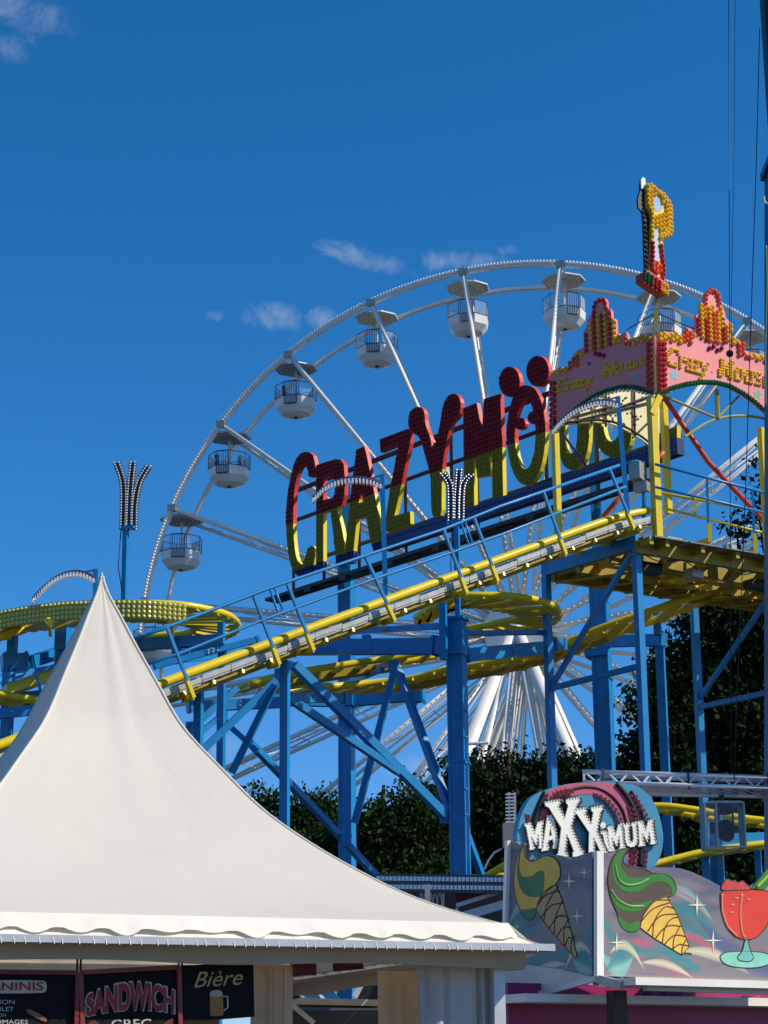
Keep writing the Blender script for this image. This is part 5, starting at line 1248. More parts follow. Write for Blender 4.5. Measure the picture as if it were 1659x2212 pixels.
# ------------------------------------------------------------------ ice cream stand
IA = R_(57); IU = V((math.sin(IA), math.cos(IA), 0)); IN2 = V((IU.y, -IU.x, 0)); IC0 = P(1292, 1980, 20.0)
def ic(x, y, off=0.0): return onp(x, y, IC0+IN2*off, IN2)
LE = P(1095, 1930, 21.2); ID = V((LE.x-IC0.x, LE.y-IC0.y, 0)).normalized(); IL = V((-ID.y, ID.x, 0)); IL = IL if IL.y < 0 else -IL
def il(x, y, off=0.0): return onp(x, y, IC0+IL*off, IL)
stand = thing('ice_cream_stand', 'airbrushed ice cream stand with painted cones and white awning ledge at right', 'stand', V((IC0.x+1, IC0.y+1.5, 0)))
def air_mat(name, o0, e, dark=1.0):
    """airbrushed panel: grey mauve ground, teal and rose swooshes, cream foot; colours are paint"""
    m = bpy.data.materials.new(name); m.use_nodes = True; nt = m.node_tree; N = nt.nodes; b = N['Principled BSDF']; b.inputs['Roughness'].default_value = .4
    g_ = N.new('ShaderNodeNewGeometry'); sub = N.new('ShaderNodeVectorMath'); sub.operation = 'SUBTRACT'; sub.inputs[1].default_value = o0; nt.links.new(g_.outputs['Position'], sub.inputs[0])
    dx = N.new('ShaderNodeVectorMath'); dx.operation = 'DOT_PRODUCT'; dx.inputs[1].default_value = e; nt.links.new(sub.outputs[0], dx.inputs[0])
    sz = N.new('ShaderNodeSeparateXYZ'); nt.links.new(sub.outputs[0], sz.inputs[0])
    cb = N.new('ShaderNodeCombineXYZ'); nt.links.new(dx.outputs['Value'], cb.inputs[0]); nt.links.new(sz.outputs[2], cb.inputs[1])
    def band(rot, scale, seed, lo, hi):
        mp = N.new('ShaderNodeMapping'); mp.inputs['Rotation'].default_value = (0, 0, rot); mp.inputs['Scale'].default_value = (scale*.35, scale*1.5, 1); mp.inputs['Location'].default_value = (seed, seed*1.7, 0)
        nt.links.new(cb.outputs[0], mp.inputs[0]); n = N.new('ShaderNodeTexNoise'); n.inputs['Scale'].default_value = 2.2; n.inputs['Detail'].default_value = 1.5; n.inputs['Distortion'].default_value = 1.6; nt.links.new(mp.outputs[0], n.inputs[0])
        mr = N.new('ShaderNodeMapRange'); mr.interpolation_type = 'SMOOTHSTEP'; mr.inputs[1].default_value = lo; mr.inputs[2].default_value = hi; nt.links.new(n.outputs[0], mr.inputs[0]); return mr.outputs[0]
    cur = None
    def mix(f, c):
        nonlocal cur
        x = N.new('ShaderNodeMixRGB'); nt.links.new(f, x.inputs[0])
        if cur is None: x.inputs[1].default_value = L(128, 122, 126)
        else: nt.links.new(cur, x.inputs[1])
        x.inputs[2].default_value = L(*c); cur = x.outputs[0]
    def mth(op, a, b_=None):
        m_ = N.new('ShaderNodeMath'); m_.operation = op
        for i_, v_ in enumerate((a, b_)):
            if v_ is None: continue
            if isinstance(v_, (int, float)): m_.inputs[i_].default_value = v_
            else: nt.links.new(v_, m_.inputs[i_])
        return m_.outputs[0]
    X_, Z_ = dx.outputs['Value'], sz.outputs[2]
    def swoosh(x0, x1, z0, z1, bow, wid, c):
        # one pass of the spray gun from (x0,z0) to (x1,z1), bowed, thickest in the middle
        t = mth('DIVIDE', mth('SUBTRACT', X_, x0), x1-x0); tt = mth('MULTIPLY', mth('MULTIPLY', t, mth('SUBTRACT', 1.0, t)), 4.0)
        env = mth('MAXIMUM', tt, 0.0)
        zc = mth('ADD', mth('ADD', z0, mth('MULTIPLY', t, z1-z0)), mth('MULTIPLY', tt, bow))
        d_ = mth('DIVIDE', mth('ABSOLUTE', mth('SUBTRACT', Z_, zc)), mth('ADD', mth('MULTIPLY', env, wid), 0.002))
        k_ = mth('MULTIPLY', mth('SUBTRACT', 1.0, mth('MINIMUM', d_, 1.0)), mth('MINIMUM', mth('MULTIPLY', env, 2.5), 1.0))
        mix(mth('MULTIPLY', mth('SQRT', k_), 0.9), c)
    mix(band(.6, 1.0, 3.1, .42, .75), (92, 94, 112)); mix(band(.5, 1.2, 15.7, .58, .8), (150, 110, 122))
    TE, TL, RO, CR_ = (58, 132, 136), (128, 188, 178), (190, 92, 116), (214, 206, 172)
    for a_ in ((-.02, .35, .1, -.5, .0, .13, TE), (.0, .42, -.3, -.35, -.16, .1, TL), (.05, .6, -.52, -.3, .1, .1, TE), (.12, .55, -.35, -.5, .16, .05, CR_), (.35, 1.0, -.22, -.55, .1, .07, RO),
               (.45, 1.3, -.33, -.52, .1, .1, TE), (.5, 1.15, -.42, -.55, .06, .04, CR_), (.8, 1.6, .1, -.22, .12, .1, TE), (.85, 1.45, .28, .0, .1, .07, TL), (.85, 1.4, .24, .0, .12, .02, RO), (.9, 1.7, -.08, -.4, .1, .09, TE), (.95, 1.6, -.12, -.36, .05, .05, RO),
               (1.0, 1.9, -.3, -.5, .08, .06, CR_), (1.2, 2.4, .05, -.45, -.15, .12, (88, 90, 140)), (1.5, 2.6, -.42, -.5, .12, .07, TE), (1.7, 2.8, .3, .1, .1, .1, TL), (.6, 1.1, .36, .25, .05, .08, (150, 144, 150)), (.55, .95, -.02, .1, .1, .06, (170, 160, 168))): swoosh(*a_)
    mr = N.new('ShaderNodeMapRange'); mr.interpolation_type = 'SMOOTHSTEP'; mr.inputs[1].default_value = -.52; mr.inputs[2].default_value = -.62; nt.links.new(sz.outputs[2], mr.inputs[0]); mix(mr.outputs[0], (214, 202, 160))
    nt.links.new(cur, b.inputs['Base Color']); return m
AIRF = air_mat('airbrush_front', IC0, IU); AIRL = air_mat('airbrush_side', IC0, ID)
fpoly = [(0, 268), (100, 278), (150, 265), (195, 235), (290, 228), (235, 300), (225, 370), (262, 405), (330, 418), (480, 434), (560, 418), (680, 417), (800, 430), (900, 460), (1000, 505), (1100, 555), (1185, 603), (1500, 605), (1560, 545), (1659, 440), (1780, 340), (1900, 330), (2100, 330), (2100, 1550), (0, 1490)]
fpn = MB().slab([[ic(*s4(*p)) for p in fpoly]], IN2, .04).build('front_panel', AIRF, stand)
lpoly = [(182, 620), (230, 626), (252, 645), (275, 632), (262, 700), (300, 745), (345, 735), (400, 700), (470, 702), (545, 722), (612, 697), (662, 682), (662, 1388), (480, 1345), (132, 1297), (165, 1000)]
lpn2 = MB().slab([[il(*r8(*p)) for p in lpoly]], IL, .04).build('side_panel', AIRL, stand)
bar1('corner_trim', ic(*s4(-12, 262), .02), ic(*s4(-12, 1498), .02), .08, .05, WHT, stand, IN2)
bar1('edge_trim', il(*r8(186, 620), .02), il(*r8(168, 1200), .02), .05, .04, WHT, stand, IL)
OUT = mat('ink', (24, 18, 16), .5); SGR = mat('soft_green', (52, 124, 40), .45); SGL = mat('pale_green', (110, 160, 90), .45); SBR = mat('cocoa', (84, 70, 58), .5); CON = mat('cone_gold', (232, 186, 74), .5, 0, .12, 8); SYE = mat('soft_yellow', (214, 176, 52), .45); CON2 = mat('cone_tan', (176, 150, 100), .5, 0, .1, 8)
def art(pf, nn, zf, poly, m, par, lvl, name, outline=True, sm=2, lw=.0075):
    q = smooth_poly(poly, sm) if sm else poly
    MB().slab([[pf(*zf(*p), .002+.0022*lvl) for p in q]], nn, .002).build(name, m, par)
    if outline:
        w = [pf(*zf(*p), -.002+.0022*lvl) for p in q]; MB().tube(w, lw, 5, closed=True).build('ink_line', OUT, par, True)
def line(pf, nn, zf, pts, m, par, lvl, lw=.007, name='ink_line'): MB().tube(crom([pf(*zf(*p), -.001+.0022*lvl) for p in pts], 5), lw, 5).build(name, m, par, True)
# front cone
art(ic, IN2, s4, [(690, 705), (940, 1365), (395, 1035), (402, 960), (430, 870), (500, 780), (560, 730)], CON, fpn, 1, 'cone', True, 1)
for q in ([(405, 955), (520, 830), (690, 765)], [(470, 1050), (590, 900), (755, 880)], [(550, 1115), (660, 1000), (800, 1000)], [(640, 1175), (730, 1090), (840, 1100)], [(715, 1230), (780, 1180), (875, 1195)], [(800, 1280), (850, 1265), (905, 1275)], [(520, 1100), (540, 940), (640, 810), (735, 825)], [(615, 1165), (640, 1020), (700, 930), (765, 910)], [(720, 1225), (730, 1120), (790, 1000)], [(805, 1280), (815, 1200), (850, 1130)], [(560, 740), (690, 740)]): line(ic, IN2, s4, q, mat('choc_line', (74, 34, 18), .5), fpn, 2)
art(ic, IN2, s4, [(290, 228), (200, 235), (130, 300), (85, 420), (72, 560), (95, 700), (130, 790), (170, 870), (190, 960), (250, 1045), (330, 1058), (395, 1030), (402, 950), (440, 860), (540, 740), (680, 700), (740, 690), (755, 620), (720, 530), (640, 480), (560, 478), (500, 470), (440, 430), (330, 418), (255, 405), (222, 350), (240, 290)], SBR, fpn, 1, 'soft_ice')
art(ic, IN2, s4, [(285, 230), (210, 240), (140, 320), (120, 440), (140, 560), (210, 640), (300, 668), (400, 650), (480, 590), (560, 555), (640, 560), (700, 600), (715, 660), (705, 695), (745, 690), (752, 620), (720, 535), (640, 485), (560, 480), (480, 505), (380, 522), (290, 515), (220, 450), (195, 370), (225, 290)], SGR, fpn, 2, 'soft_ice_ribbon', False)
art(ic, IN2, s4, [(85, 600), (130, 690), (200, 760), (300, 790), (430, 765), (540, 735), (470, 800), (400, 845), (300, 858), (200, 835), (140, 770)], SGR, fpn, 2, 'soft_ice_ribbon', False)
art(ic, IN2, s4, [(172, 880), (230, 950), (310, 980), (395, 930), (400, 1030), (330, 1058), (250, 1045), (190, 970)], SGR, fpn, 2, 'soft_ice_ribbon', False)
for q in ([(150, 400), (180, 530), (260, 590), (380, 580), (480, 530)], [(110, 640), (180, 740), (300, 800), (430, 800)]): line(ic, IN2, s4, q, SGL, fpn, 3, .012, 'highlight')
# coupe glass
COR = mat('coral', (222, 64, 42), .4, 0, .1, 5); AQ = mat('aqua', (130, 200, 178), .45, 0, .1, 5)
art(ic, IN2, s4, [(1190, 645), (1420, 632), (1700, 650), (1720, 760), (1690, 900), (1620, 1040), (1530, 1120), (1430, 1135), (1340, 1105), (1250, 1010), (1200, 860), (1185, 740)], COR, fpn, 2, 'coupe_bowl')
art(ic, IN2, s4, [(1175, 1310), (1210, 1265), (1300, 1248), (1480, 1246), (1640, 1262), (1720, 1310), (1690, 1370), (1560, 1410), (1380, 1412), (1230, 1380)], AQ, fpn, 1, 'coupe_foot')
art(ic, IN2, s4, [(1428, 1130), (1460, 1130), (1475, 1230), (1520, 1310), (1490, 1345), (1430, 1350), (1365, 1335), (1352, 1305), (1410, 1240)], mat('aqua_dark', (110, 176, 164), .45), fpn, 2, 'coupe_stem')
art(ic, IN2, s4, [(1195, 600), (1230, 550), (1260, 530), (1310, 560), (1330, 540), (1360, 575), (1410, 548), (1440, 580), (1485, 615), (1490, 640), (1400, 640), (1200, 650)], mat('strawberry', (206, 74, 60), .4, 0, .3, 20), fpn, 3, 'fruit_topping', True, 1)
art(ic, IN2, s4, [(1490, 630), (1560, 540), (1659, 420), (1760, 330), (1790, 350), (1720, 470), (1620, 640)], SGR, fpn, 3, 'straw', True, 0)
line(ic, IN2, s4, [(1545, 620), (1640, 520), (1750, 380)], mat('lime', (140, 190, 50), .4), fpn, 4, .02, 'highlight')
line(ic, IN2, s4, [(1400, 680), (1380, 860), (1400, 1060), (1430, 1110)], mat('coral_light', (232, 140, 110), .4), fpn, 3, .014, 'highlight'); line(ic, IN2, s4, [(1205, 680), (1205, 840), (1260, 1000), (1350, 1095)], MATS['coral_light'], fpn, 3, .012, 'highlight')
for x, y in ((1310, 785), (1300, 860), (1350, 720), (1470, 735)): MB().slab([[ic(*s4(*p), .012) for p in [(x-18, y-6), (x+18, y-8), (x+20, y+6), (x-16, y+8)]]], IN2, .003).build('highlight', MATS['coral_light'], fpn)
SPK = mat('spark', (236, 232, 196), .5)
def spark(pf, nn, zf, x, y, r, par):
    pts = []
    for i in range(8):
        a = math.pi*i/4; rr_ = r*(1.2 if i % 4 == 0 else 1.0) if i % 2 == 0 else r*.12
        pts.append((x+rr_*math.sin(a), y-rr_*math.cos(a)))
    MB().slab([[pf(*zf(*p), .006) for p in pts]], nn, .003).build('spark', SPK, par)
for x, y, r in ((958, 790, 100), (1118, 1140, 95), (166, 1160, 85)): spark(ic, IN2, s4, x, y, r, fpn)
# side cone
art(il, IL, r8, [(470, 862), (585, 1280), (570, 1292), (348, 1030), (352, 985), (372, 930), (420, 888)], CON2, lpn2, 1, 'cone', True, 1)
for q in ([(355, 985), (400, 930), (478, 905)], [(372, 1060), (430, 990), (500, 975)], [(420, 1115), (470, 1050), (520, 1050)], [(465, 1165), (500, 1110), (540, 1115)], [(510, 1220), (530, 1170), (560, 1180)], [(390, 1075), (410, 980), (470, 880)], [(450, 1150), (455, 1060), (495, 960)], [(505, 1215), (505, 1130), (530, 1060)], [(545, 1260), (545, 1200), (560, 1160)]): line(il, IL, r8, q, OUT, lpn2, 2, .007)
art(il, IL, r8, [(285, 640), (250, 680), (228, 760), (220, 870), (235, 960), (258, 1010), (275, 1055), (310, 1075), (340, 1055), (352, 985), (400, 910), (470, 862), (490, 800), (470, 730), (410, 698), (350, 730), (320, 740), (290, 720), (280, 680)], SYE, lpn2, 1, 'soft_ice')
SG2 = mat('moss_green', (70, 112, 60), .45)
art(il, IL, r8, [(275, 650), (252, 700), (248, 790), (270, 830), (320, 825), (360, 790), (395, 790), (388, 930), (340, 945), (280, 930), (245, 870), (236, 800), (245, 700)], SG2, lpn2, 2, 'soft_ice_ribbon', False); art(il, IL, r8, [(258, 1010), (300, 1010), (350, 995), (340, 1055), (310, 1075), (275, 1055)], SG2, lpn2, 2, 'soft_ice_ribbon', False)
for x, y, r in ((532, 850, 45), (578, 1048, 40), (238, 1108, 26), (618, 800, 30)): spark(il, IL, r8, x, y, r, lpn2)
# ledges, awning arm and lower body
a, b = ic(*s4(0, 1500), .02), ic(*s4(2100, 1560), .02); MB().box8((a+b)/2+IN2*.25+V((0, 0, -.06)), (b-a)/2, IN2*.27, V((0, 0, .035))).build('ledge', WHT, stand)
a, b = ic(*s4(245, 1612), .0), ic(*s4(2100, 1668), .0); MB().box8((a+b)/2+IN2*.3, (b-a)/2, IN2*.03, V((0, 0, .035))).build('ledge_rail', ALU, stand)
MB().slab([[il(*r8(*p), .01) for p in [(132, 1300), (480, 1348), (655, 1390), (690, 1402), (560, 1430), (132, 1545)]]], IL, .03).build('side_flap', mat('flap_grey', (206, 200, 188), .5, 0, .06, 2), stand)
bar1('flap_rail', il(*r8(690, 1402), .03), il(*r8(132, 1548), .03), .05, .05, ALU, stand)
bar1('flap_rail', il(*r8(835, 1440), .03), il(*r8(690, 1402), .03), .05, .08, GAL, stand)
for (x, w) in ((800, .24), (140, .1)):
    q = il(*r8(x, 1470), -.1) if x < 600 else ic(*r8(x, 1470), -.1); MB().box(V((q.x, q.y, (q.z)/2)), w*.6, w*.6, q.z, .4).build('leg_post', mat('post_brown', (66, 56, 50), .6), stand)
zt_ = ic(*s4(0, 1500)).z
body = [IC0+IU*.15-IN2*.9, IC0+IU*4.6-IN2*.9, IC0+IU*4.6-IN2*2.6, IC0+IU*.15-IN2*2.6, ]
MAG = mat('magenta_body', (150, 26, 92), .4, 0, .08, 1.5); DKR = mat('dark_red_body', (70, 14, 34), .45)
c = (body[0]+body[2])/2
for nm, z0, z1, m, gr in (('upper_body', 2.18, zt_-.02, MAG, 0), ('lower_body', 0.05, 2.06, DKR, .06), ('cream_stripe', 2.06, 2.12, mat('stripe_cream', (206, 190, 150), .5), .015), ('middle_body', 2.12, 2.18, DKR, .03)):
    MB().box8(V((c.x, c.y, (z0+z1)/2))-IU*.2, IU*(2.6-gr), IN2*(.85-gr), V((0, 0, (z1-z0)/2))).build(nm, m, stand)
MB().box8(V((IC0.x, IC0.y, 2.45))-IN2*1.7+IU*2.2, IU*2.7, IN2*1.2, V((0, 0, .04))).build('roof', WHT, stand)
ww = lambda x, y, off=0.0: onp(x, y, V((c.x, c.y, 0))+IN2*(.85+off), IN2)
TXP = mat('body_print', (190, 110, 156), .5)
text_on('body_lettering', 'Glaces   Crepes   Gaufres   Churros', [ww(*s4(235, 1752), .005), ww(*s4(1090, 1756), .005), ww(*s4(1090, 1732), .005), ww(*s4(235, 1728), .005)], TXP, stand, 0, IN2)
text_on('body_lettering', 'Maxximum', [ww(*s4(1160, 1735), .005), ww(*s4(1392, 1740), .005), ww(*s4(1392, 1692), .005), ww(*s4(1160, 1690), .005)], TXP, stand, 0, IN2, 0, .3); text_on('body_lettering', 'Gaufres', [ww(*s4(1538, 1735), .005), ww(*s4(1780, 1738), .005), ww(*s4(1780, 1692), .005), ww(*s4(1538, 1690), .005)], TXP, stand, 0, IN2)
for x in (1455, 520): MB().slab([[ww(*s4(*p), .02) for p in [(x-40, 1690), (x+40, 1690), (x+40, 1742), (x-40, 1742)]]], IN2, .03).build('vent', DARK, stand)
for x0, x1 in ((455, 510), (650, 810)): MB().slab([[ww(*s4(*p), .03) for p in [(x0, 1662), (x1, 1662), (x1, 1690), (x0, 1690)]]], IN2, .05).build('lamp_bracket', DARK, stand)

# ------------------------------------------------------------------ MAXXIMUM round sign
XN = V((.45, -1, 0)).normalized(); X0 = P(1240, 1800, 21.4)
def mx(x, y, off=0.0): return onp(*s3(x, y), X0+XN*off, XN)
ms = thing('round_sign', 'rounded blue and pink MAXXIMUM sign with white bulb letters above the ice cream stand', 'sign', V((X0.x, X0.y, 2.7)))
bd = smooth_poly([(306, 650), (318, 560), (345, 470), (390, 375), (450, 325), (530, 292), (620, 262), (760, 240), (900, 235), (1050, 238), (1180, 255), (1270, 315), (1335, 410), (1372, 520), (1390, 640), (1382, 740), (1345, 840), (1270, 885), (1250, 1200), (400, 1200), (345, 790)], 1)
SKB = mat('sign_blue', (70, 148, 180), .4, 0, .12, 2); PKB = mat('sign_pink', (198, 96, 118), .4, 0, .12, 2)
MB().slab([[mx(*p) for p in bd]], XN, .1).build('sign_board', SKB, ms)
def msl(poly, lvl, m, name, sm=1): return MB().slab([[mx(*p, .003*lvl) for p in (smooth_poly(poly, sm) if sm else poly)]], XN, .0025).build(name, m, ms)
msl([(455, 520), (470, 440), (520, 330), (545, 295), (640, 262), (760, 242), (900, 238), (1010, 240), (1070, 290), (1130, 390), (1180, 500), (1210, 620), (1200, 860), (1110, 860), (1110, 620), (1080, 500), (1020, 400), (930, 340), (800, 322), (680, 340), (600, 420), (560, 520)], 1, PKB, 'pink_band')
for q, r_ in (([(430, 560), (460, 450), (520, 315)], .035), ([(1040, 245), (1110, 330), (1170, 440), (1205, 560), (1220, 700), (1215, 860)], .03), ([(560, 520), (600, 400), (680, 310), (800, 272), (920, 285), (1020, 350), (1090, 450), (1120, 560)], .016), ([(1150, 300), (1190, 380), (1230, 480), (1250, 600)], .02)): MB().tube(crom([mx(*p, .004) for p in q], 5), r_, 6).build('dark_stripe', OUT, ms, True)
RB = mat('cognac_bulb', (150, 46, 30), .25, 0, .3, 25, coat=.5)
for q, w in (([(550, 370), (600, 310), (680, 290)], 3), ([(890, 325), (960, 370), (1020, 450), (1050, 530)], 3), ([(1135, 420), (1150, 480), (1160, 530)], 3), ([(1150, 330), (1190, 400), (1230, 470), (1260, 530)], 3), ([(490, 470), (500, 510)], 2), ([(390, 480), (395, 510)], 2), ([(1160, 740), (1145, 850)], 3), ([(1262, 740), (1250, 850)], 2), ([(380, 620), (385, 690)], 2), ([(400, 760), (420, 810)], 2), ([(480, 740), (490, 780)], 1)):
    pts = resample([mx(*p, .006) for p in q], step=.05); mb = MB()
    for p in pts:
        for k in range(w): mb.box8(p+V((k*.045-.04, 0, -.012*k)), V((.018, 0, 0)), V((0, .012, 0)), V((0, 0, .017)))
    stuff(mb.build('square_bulbs', RB, ms))
LW = mat('letter_white', (248, 244, 228), .55)
G = {'M': [[(0, 0), (.34, 0), (.34, .1), (.29, .12), (.29, .52), (.5, .14), (.71, .52), (.71, .12), (.66, .1), (.66, 0), (1, 0), (1, .1), (.95, .12), (.95, .88), (1, .9), (1, 1), (.7, 1), (.5, .62), (.3, 1), (0, 1), (0, .9), (.05, .88), (.05, .12), (0, .1)]],
     'A': [[(0, 0), (.38, 0), (.38, .1), (.32, .12), (.36, .28), (.64, .28), (.68, .12), (.62, .1), (.62, 0), (1, 0), (1, .1), (.94, .12), (.7, 1), (.3, 1), (.06, .12), (0, .1)], [(.41, .4), (.59, .4), (.5, .7)]],
     'X': [[(0, 0), (.4, 0), (.4, .07), (.34, .1), (.5, .4), (.66, .1), (.6, .07), (.6, 0), (1, 0), (1, .07), (.93, .1), (.66, .52), (.9, .9), (.97, .93), (.97, 1), (.6, 1), (.6, .93), (.65, .9), (.5, .68), (.36, .9), (.42, .93), (.42, 1), (.02, 1), (.02, .93), (.1, .9), (.35, .52), (.08, .1), (0, .07)]],
     'I': [[(0, 0), (1, 0), (1, .12), (.8, .15), (.8, .95), (0, 1), (0, .86), (.25, .84), (.25, .15), (0, .12)]],
     'U': [[(0, 1), (0, .88), (.08, .86), (.08, .3), (.18, .08), (.4, 0), (.6, 0), (.82, .08), (.92, .3), (.92, .86), (1, .88), (1, 1), (.58, 1), (.58, .88), (.66, .86), (.66, .34), (.58, .22), (.5, .2), (.42, .22), (.36, .34), (.36, .86), (.44, .88), (.44, 1)]]}
for k, (ch, q) in enumerate([('M', [(405, 737), (505, 722), (502, 526), (368, 545)]), ('A', [(492, 748), (628, 716), (602, 478), (505, 488)]), ('M', [(985, 748), (1108, 725), (1095, 540), (975, 566)]), ('I', [(950, 756), (1020, 745), (980, 590), (925, 598)]), ('U', [(1106, 722), (1212, 705), (1195, 532), (1094, 548)]), ('M', [(1208, 712), (1338, 690), (1312, 512), (1198, 530)]), ('X', [(838, 800), (985, 790), (945, 412), (720, 440)]), ('X', [(608, 800), (800, 780), (778, 350), (510, 385)])]):
    lv = .04+.005*k; loops = []
    for gl2 in G[ch]:
        l = []
        for (x, y) in gl2:
            bx = q[0][0]*(1-x)+q[1][0]*x; by = q[0][1]*(1-x)+q[1][1]*x; tx = q[3][0]*(1-x)+q[2][0]*x; ty_ = q[3][1]*(1-x)+q[2][1]*x
            l.append((bx*(1-y)+tx*y, by*(1-y)+ty_*y))
        loops.append(l)
    ow = .026 if ch == 'X' else .02
    for l in loops: MB().tube(resample([mx(*p, lv-.03) for p in l+[l[0]]], step=.03), ow, 6).build('letter_outline', OUT, ms, True)
    o = MB().slab([[mx(*p, lv) for p in l] for l in loops], XN, .03).build('letter_'+ch, LW, ms)
    mb = MB()
    for p in resample([mx(*p, lv) for p in loops[0]+[loops[0][0]]], step=.034): mb.dome(p, XN, .009, .012, 5)
    stuff(mb.build('letter_bulbs', LW, o))
mb = MB(); mb.slab([[mx(*p, .075) for p in ell(945, 555, 20, 24, 12)]], XN, .03); mb.build('letter_dot', LW, ms)
for x in (480, 1200): q = mx(x, 1000); MB().box(V((q.x, q.y+.1, (q.z+2.4)/2)), .06, .06, q.z-2.4).build('stay', GAL, ms)

# ------------------------------------------------------------------ rack lamp behind the stand, bulb strip, dark ride front
rk = thing('lamp_rack', 'slim ladder like lamp rack left of the round sign', 'lamp rack', P(1108, 1790, 23)); 
for x in (1100, 1112): bar1('upright', P(x, 1712, 23), P(x, 1800, 23), .03, .03, GAL, rk)
for k in range(11): y = 1716+k*7.5; bar1('rung', P(1092, y, 22.97), P(1114, y-1, 22.97), .02, .016, ALU, rk)
MB().box(P(1104, 1805, 23), .18, .2, .26).build('lamp_head', mat('rack_grey', (140, 138, 134), .6), rk)
a = P(1106, 1815, 23); MB().box(V((a.x, a.y, a.z/2)), .07, .07, a.z).build('pole', GAL, rk)
tube1('cable', [P(*s2(1325, 225), 23), P(*s2(1345, 180), 23), P(*s2(1375, 140), 23), P(*s2(1412, 122), 23)], .012, WHT, rk, 5)
bs = thing('bulb_strip', 'straight grey strip of square bulbs between tent and ice cream stand', 'light strip', P(950, 1915, 27))
a, b = P(*s2(775, 297), 27), P(*s2(1432, 304), 27)
MB().box8((a+b)/2, (b-a)/2, V((0, .05, 0)), V((0, 0, .115))).build('strip_body', mat('strip_grey', (84, 82, 80), .5, .2, .3, 8), bs)
for i in range(32):
    for dz in (-.05, .055): MB().box(a.lerp(b, (i+.5)/32)+V((0, -.06, dz)), .062, .03, .055).build('square_bulb', BULBW, bs)
rf = thing('dark_ride_front', 'dark ride front with silver lattice and sloping rails behind the tent corner', 'ride', gnd(950, 28))
DK = mat('ride_dark', (30, 26, 40), .5, 0, .3, 2); 
zz = P(950, 1922, 27.6).z
MB().box8(V((P(950, 2000, 28).x, 28.2, zz/2)), V((1.05, 0, 0)), V((0, .4, 0)), V((0, 0, zz/2))).build('front_wall', DK, rf)
g2 = lambda x, y, Y=27.4: P(*s2(x, y), Y)
MB().slab([[g2(*p) for p in [(1175, 350), (1390, 330), (1380, 352), (1185, 412)]]], (0, -1, 0), .05).build('red_panel', mat('ride_red', (110, 30, 34), .5), rf)
for p, q_, w in (((1180, 412), (1420, 335), .05), ((1170, 480), (1425, 405), .11), ((1170, 475), (1185, 425), .04)): bar1('silver_rail', g2(*p, 27.2), g2(*q_, 27.2), .06, w, ALU, rf)
lt = MB()
for k in range(5):
    lt.tube([g2(1000+k*24, 335, 27.5), g2(1024+k*24, 450, 27.5)], .012, 5); lt.tube([g2(1024+k*24, 335, 27.5), g2(1000+k*24, 450, 27.5)], .012, 5)
lt.tube([g2(1000, 335, 27.5), g2(1000, 460, 27.5)], .02, 5); lt.tube([g2(1112, 335, 27.5), g2(1112, 460, 27.5)], .02, 5)
for y in (360, 385, 410, 430): lt.tube([g2(840, y-20, 27.5), g2(990, y+15, 27.5)], .01, 5)
lt.build('silver_lattice', ALU, rf)
MB().box(g2(1290, 560, 24), .75, .6, .22).build('equipment_case', mat('case_grey', (150, 148, 142), .6), rf); MB().box(g2(1335, 535, 24), .5, .4, .09).build('equipment_lid', mat('case_light', (180, 176, 168), .6), rf)
q = g2(1290, 590, 24); MB().box(V((q.x, q.y, q.z/2-.05)), .7, .5, q.z-.1).build('equipment_base', DK, rf)

# ------------------------------------------------------------------ truss, lamp box, mast and cables at the right
tz = thing('lighting_truss', 'aluminium lattice truss above the round sign at the right', 'truss', P(1659, 1690, 26))
X1 = 1800; TRS = mat('truss_alu', (228, 228, 224), .45, .1, .08, 5)
ch = [(1258, 1667, 25.9, X1, 1684), (1262, 1690, 25.85, X1, 1706), (1388, 1715, 26.12, X1, 1724), (1300, 1677, 26.2, X1, 1693)]
cs = [(P(x, y, Y), P(x2, y2, Y)) for x, y, Y, x2, y2 in ch]
for i, (a, b) in enumerate(cs): MB().tube([a, b], .03 if i < 2 else .026, 10).build('chord', TRS, tz, True)
def zig(i, j, n, r=.014, skip=0):
    a0, a1 = cs[i]; b0, b1 = cs[j]
    for k in range(skip, n):
        MB().tube([a0.lerp(a1, (k+.1)/n), b0.lerp(b1, (k+.55)/n)], r, 6).build('lacing_bar', TRS, tz); MB().tube([b0.lerp(b1, (k+.55)/n), a0.lerp(a1, (k+1)/n)], r, 6).build('lacing_bar', TRS, tz)
zig(0, 1, 11); zig(1, 2, 15, .012, 1); zig(0, 3, 9, .012)
bar1('end_frame', cs[0][0]+V((.02, 0, 0)), cs[1][0], .03, .03, ALU, tz)
for f in (.08, .42, .74): bar1('coupler', cs[0][0].lerp(cs[0][1], f)-V((0, .02, -.05)), cs[1][0].lerp(cs[1][1], f)-V((0, .02, .05)), .02, .03, DARK, tz)
lb = thing('spotlight', 'black moving spotlight inside a clear weather box under the truss', 'spotlight', P(1572, 1790, 26))
bx = lambda x, y, Y: P(*r8(x, y), Y)
GL2 = glass('box_plastic', (190, 200, 205), .05)
a, b = bx(1300, 405, 25.8), bx(1535, 655, 25.8); w = (b.x-a.x); h = a.z-b.z
cc = V(((a.x+b.x)/2, 26.0, (a.z+b.z)/2))
for nm, c_, sx, sy, sz in (('front_pane', cc+V((0, -.2, 0)), w, .01, h), ('back_pane', cc+V((0, .2, 0)), w, .01, h), ('side_pane', cc+V((-w/2, 0, 0)), .01, .39, h), ('side_pane', cc+V((w/2, 0, 0)), .01, .39, h)): MB().box(c_, sx, sy, sz).build(nm, GL2, lb)
fr = MB()
for sx in (-1, 1):
    for sy in (-1, 1): fr.bar(cc+V((sx*w/2, sy*.205, -h/2)), cc+V((sx*w/2, sy*.205, h/2)), .018, .018)
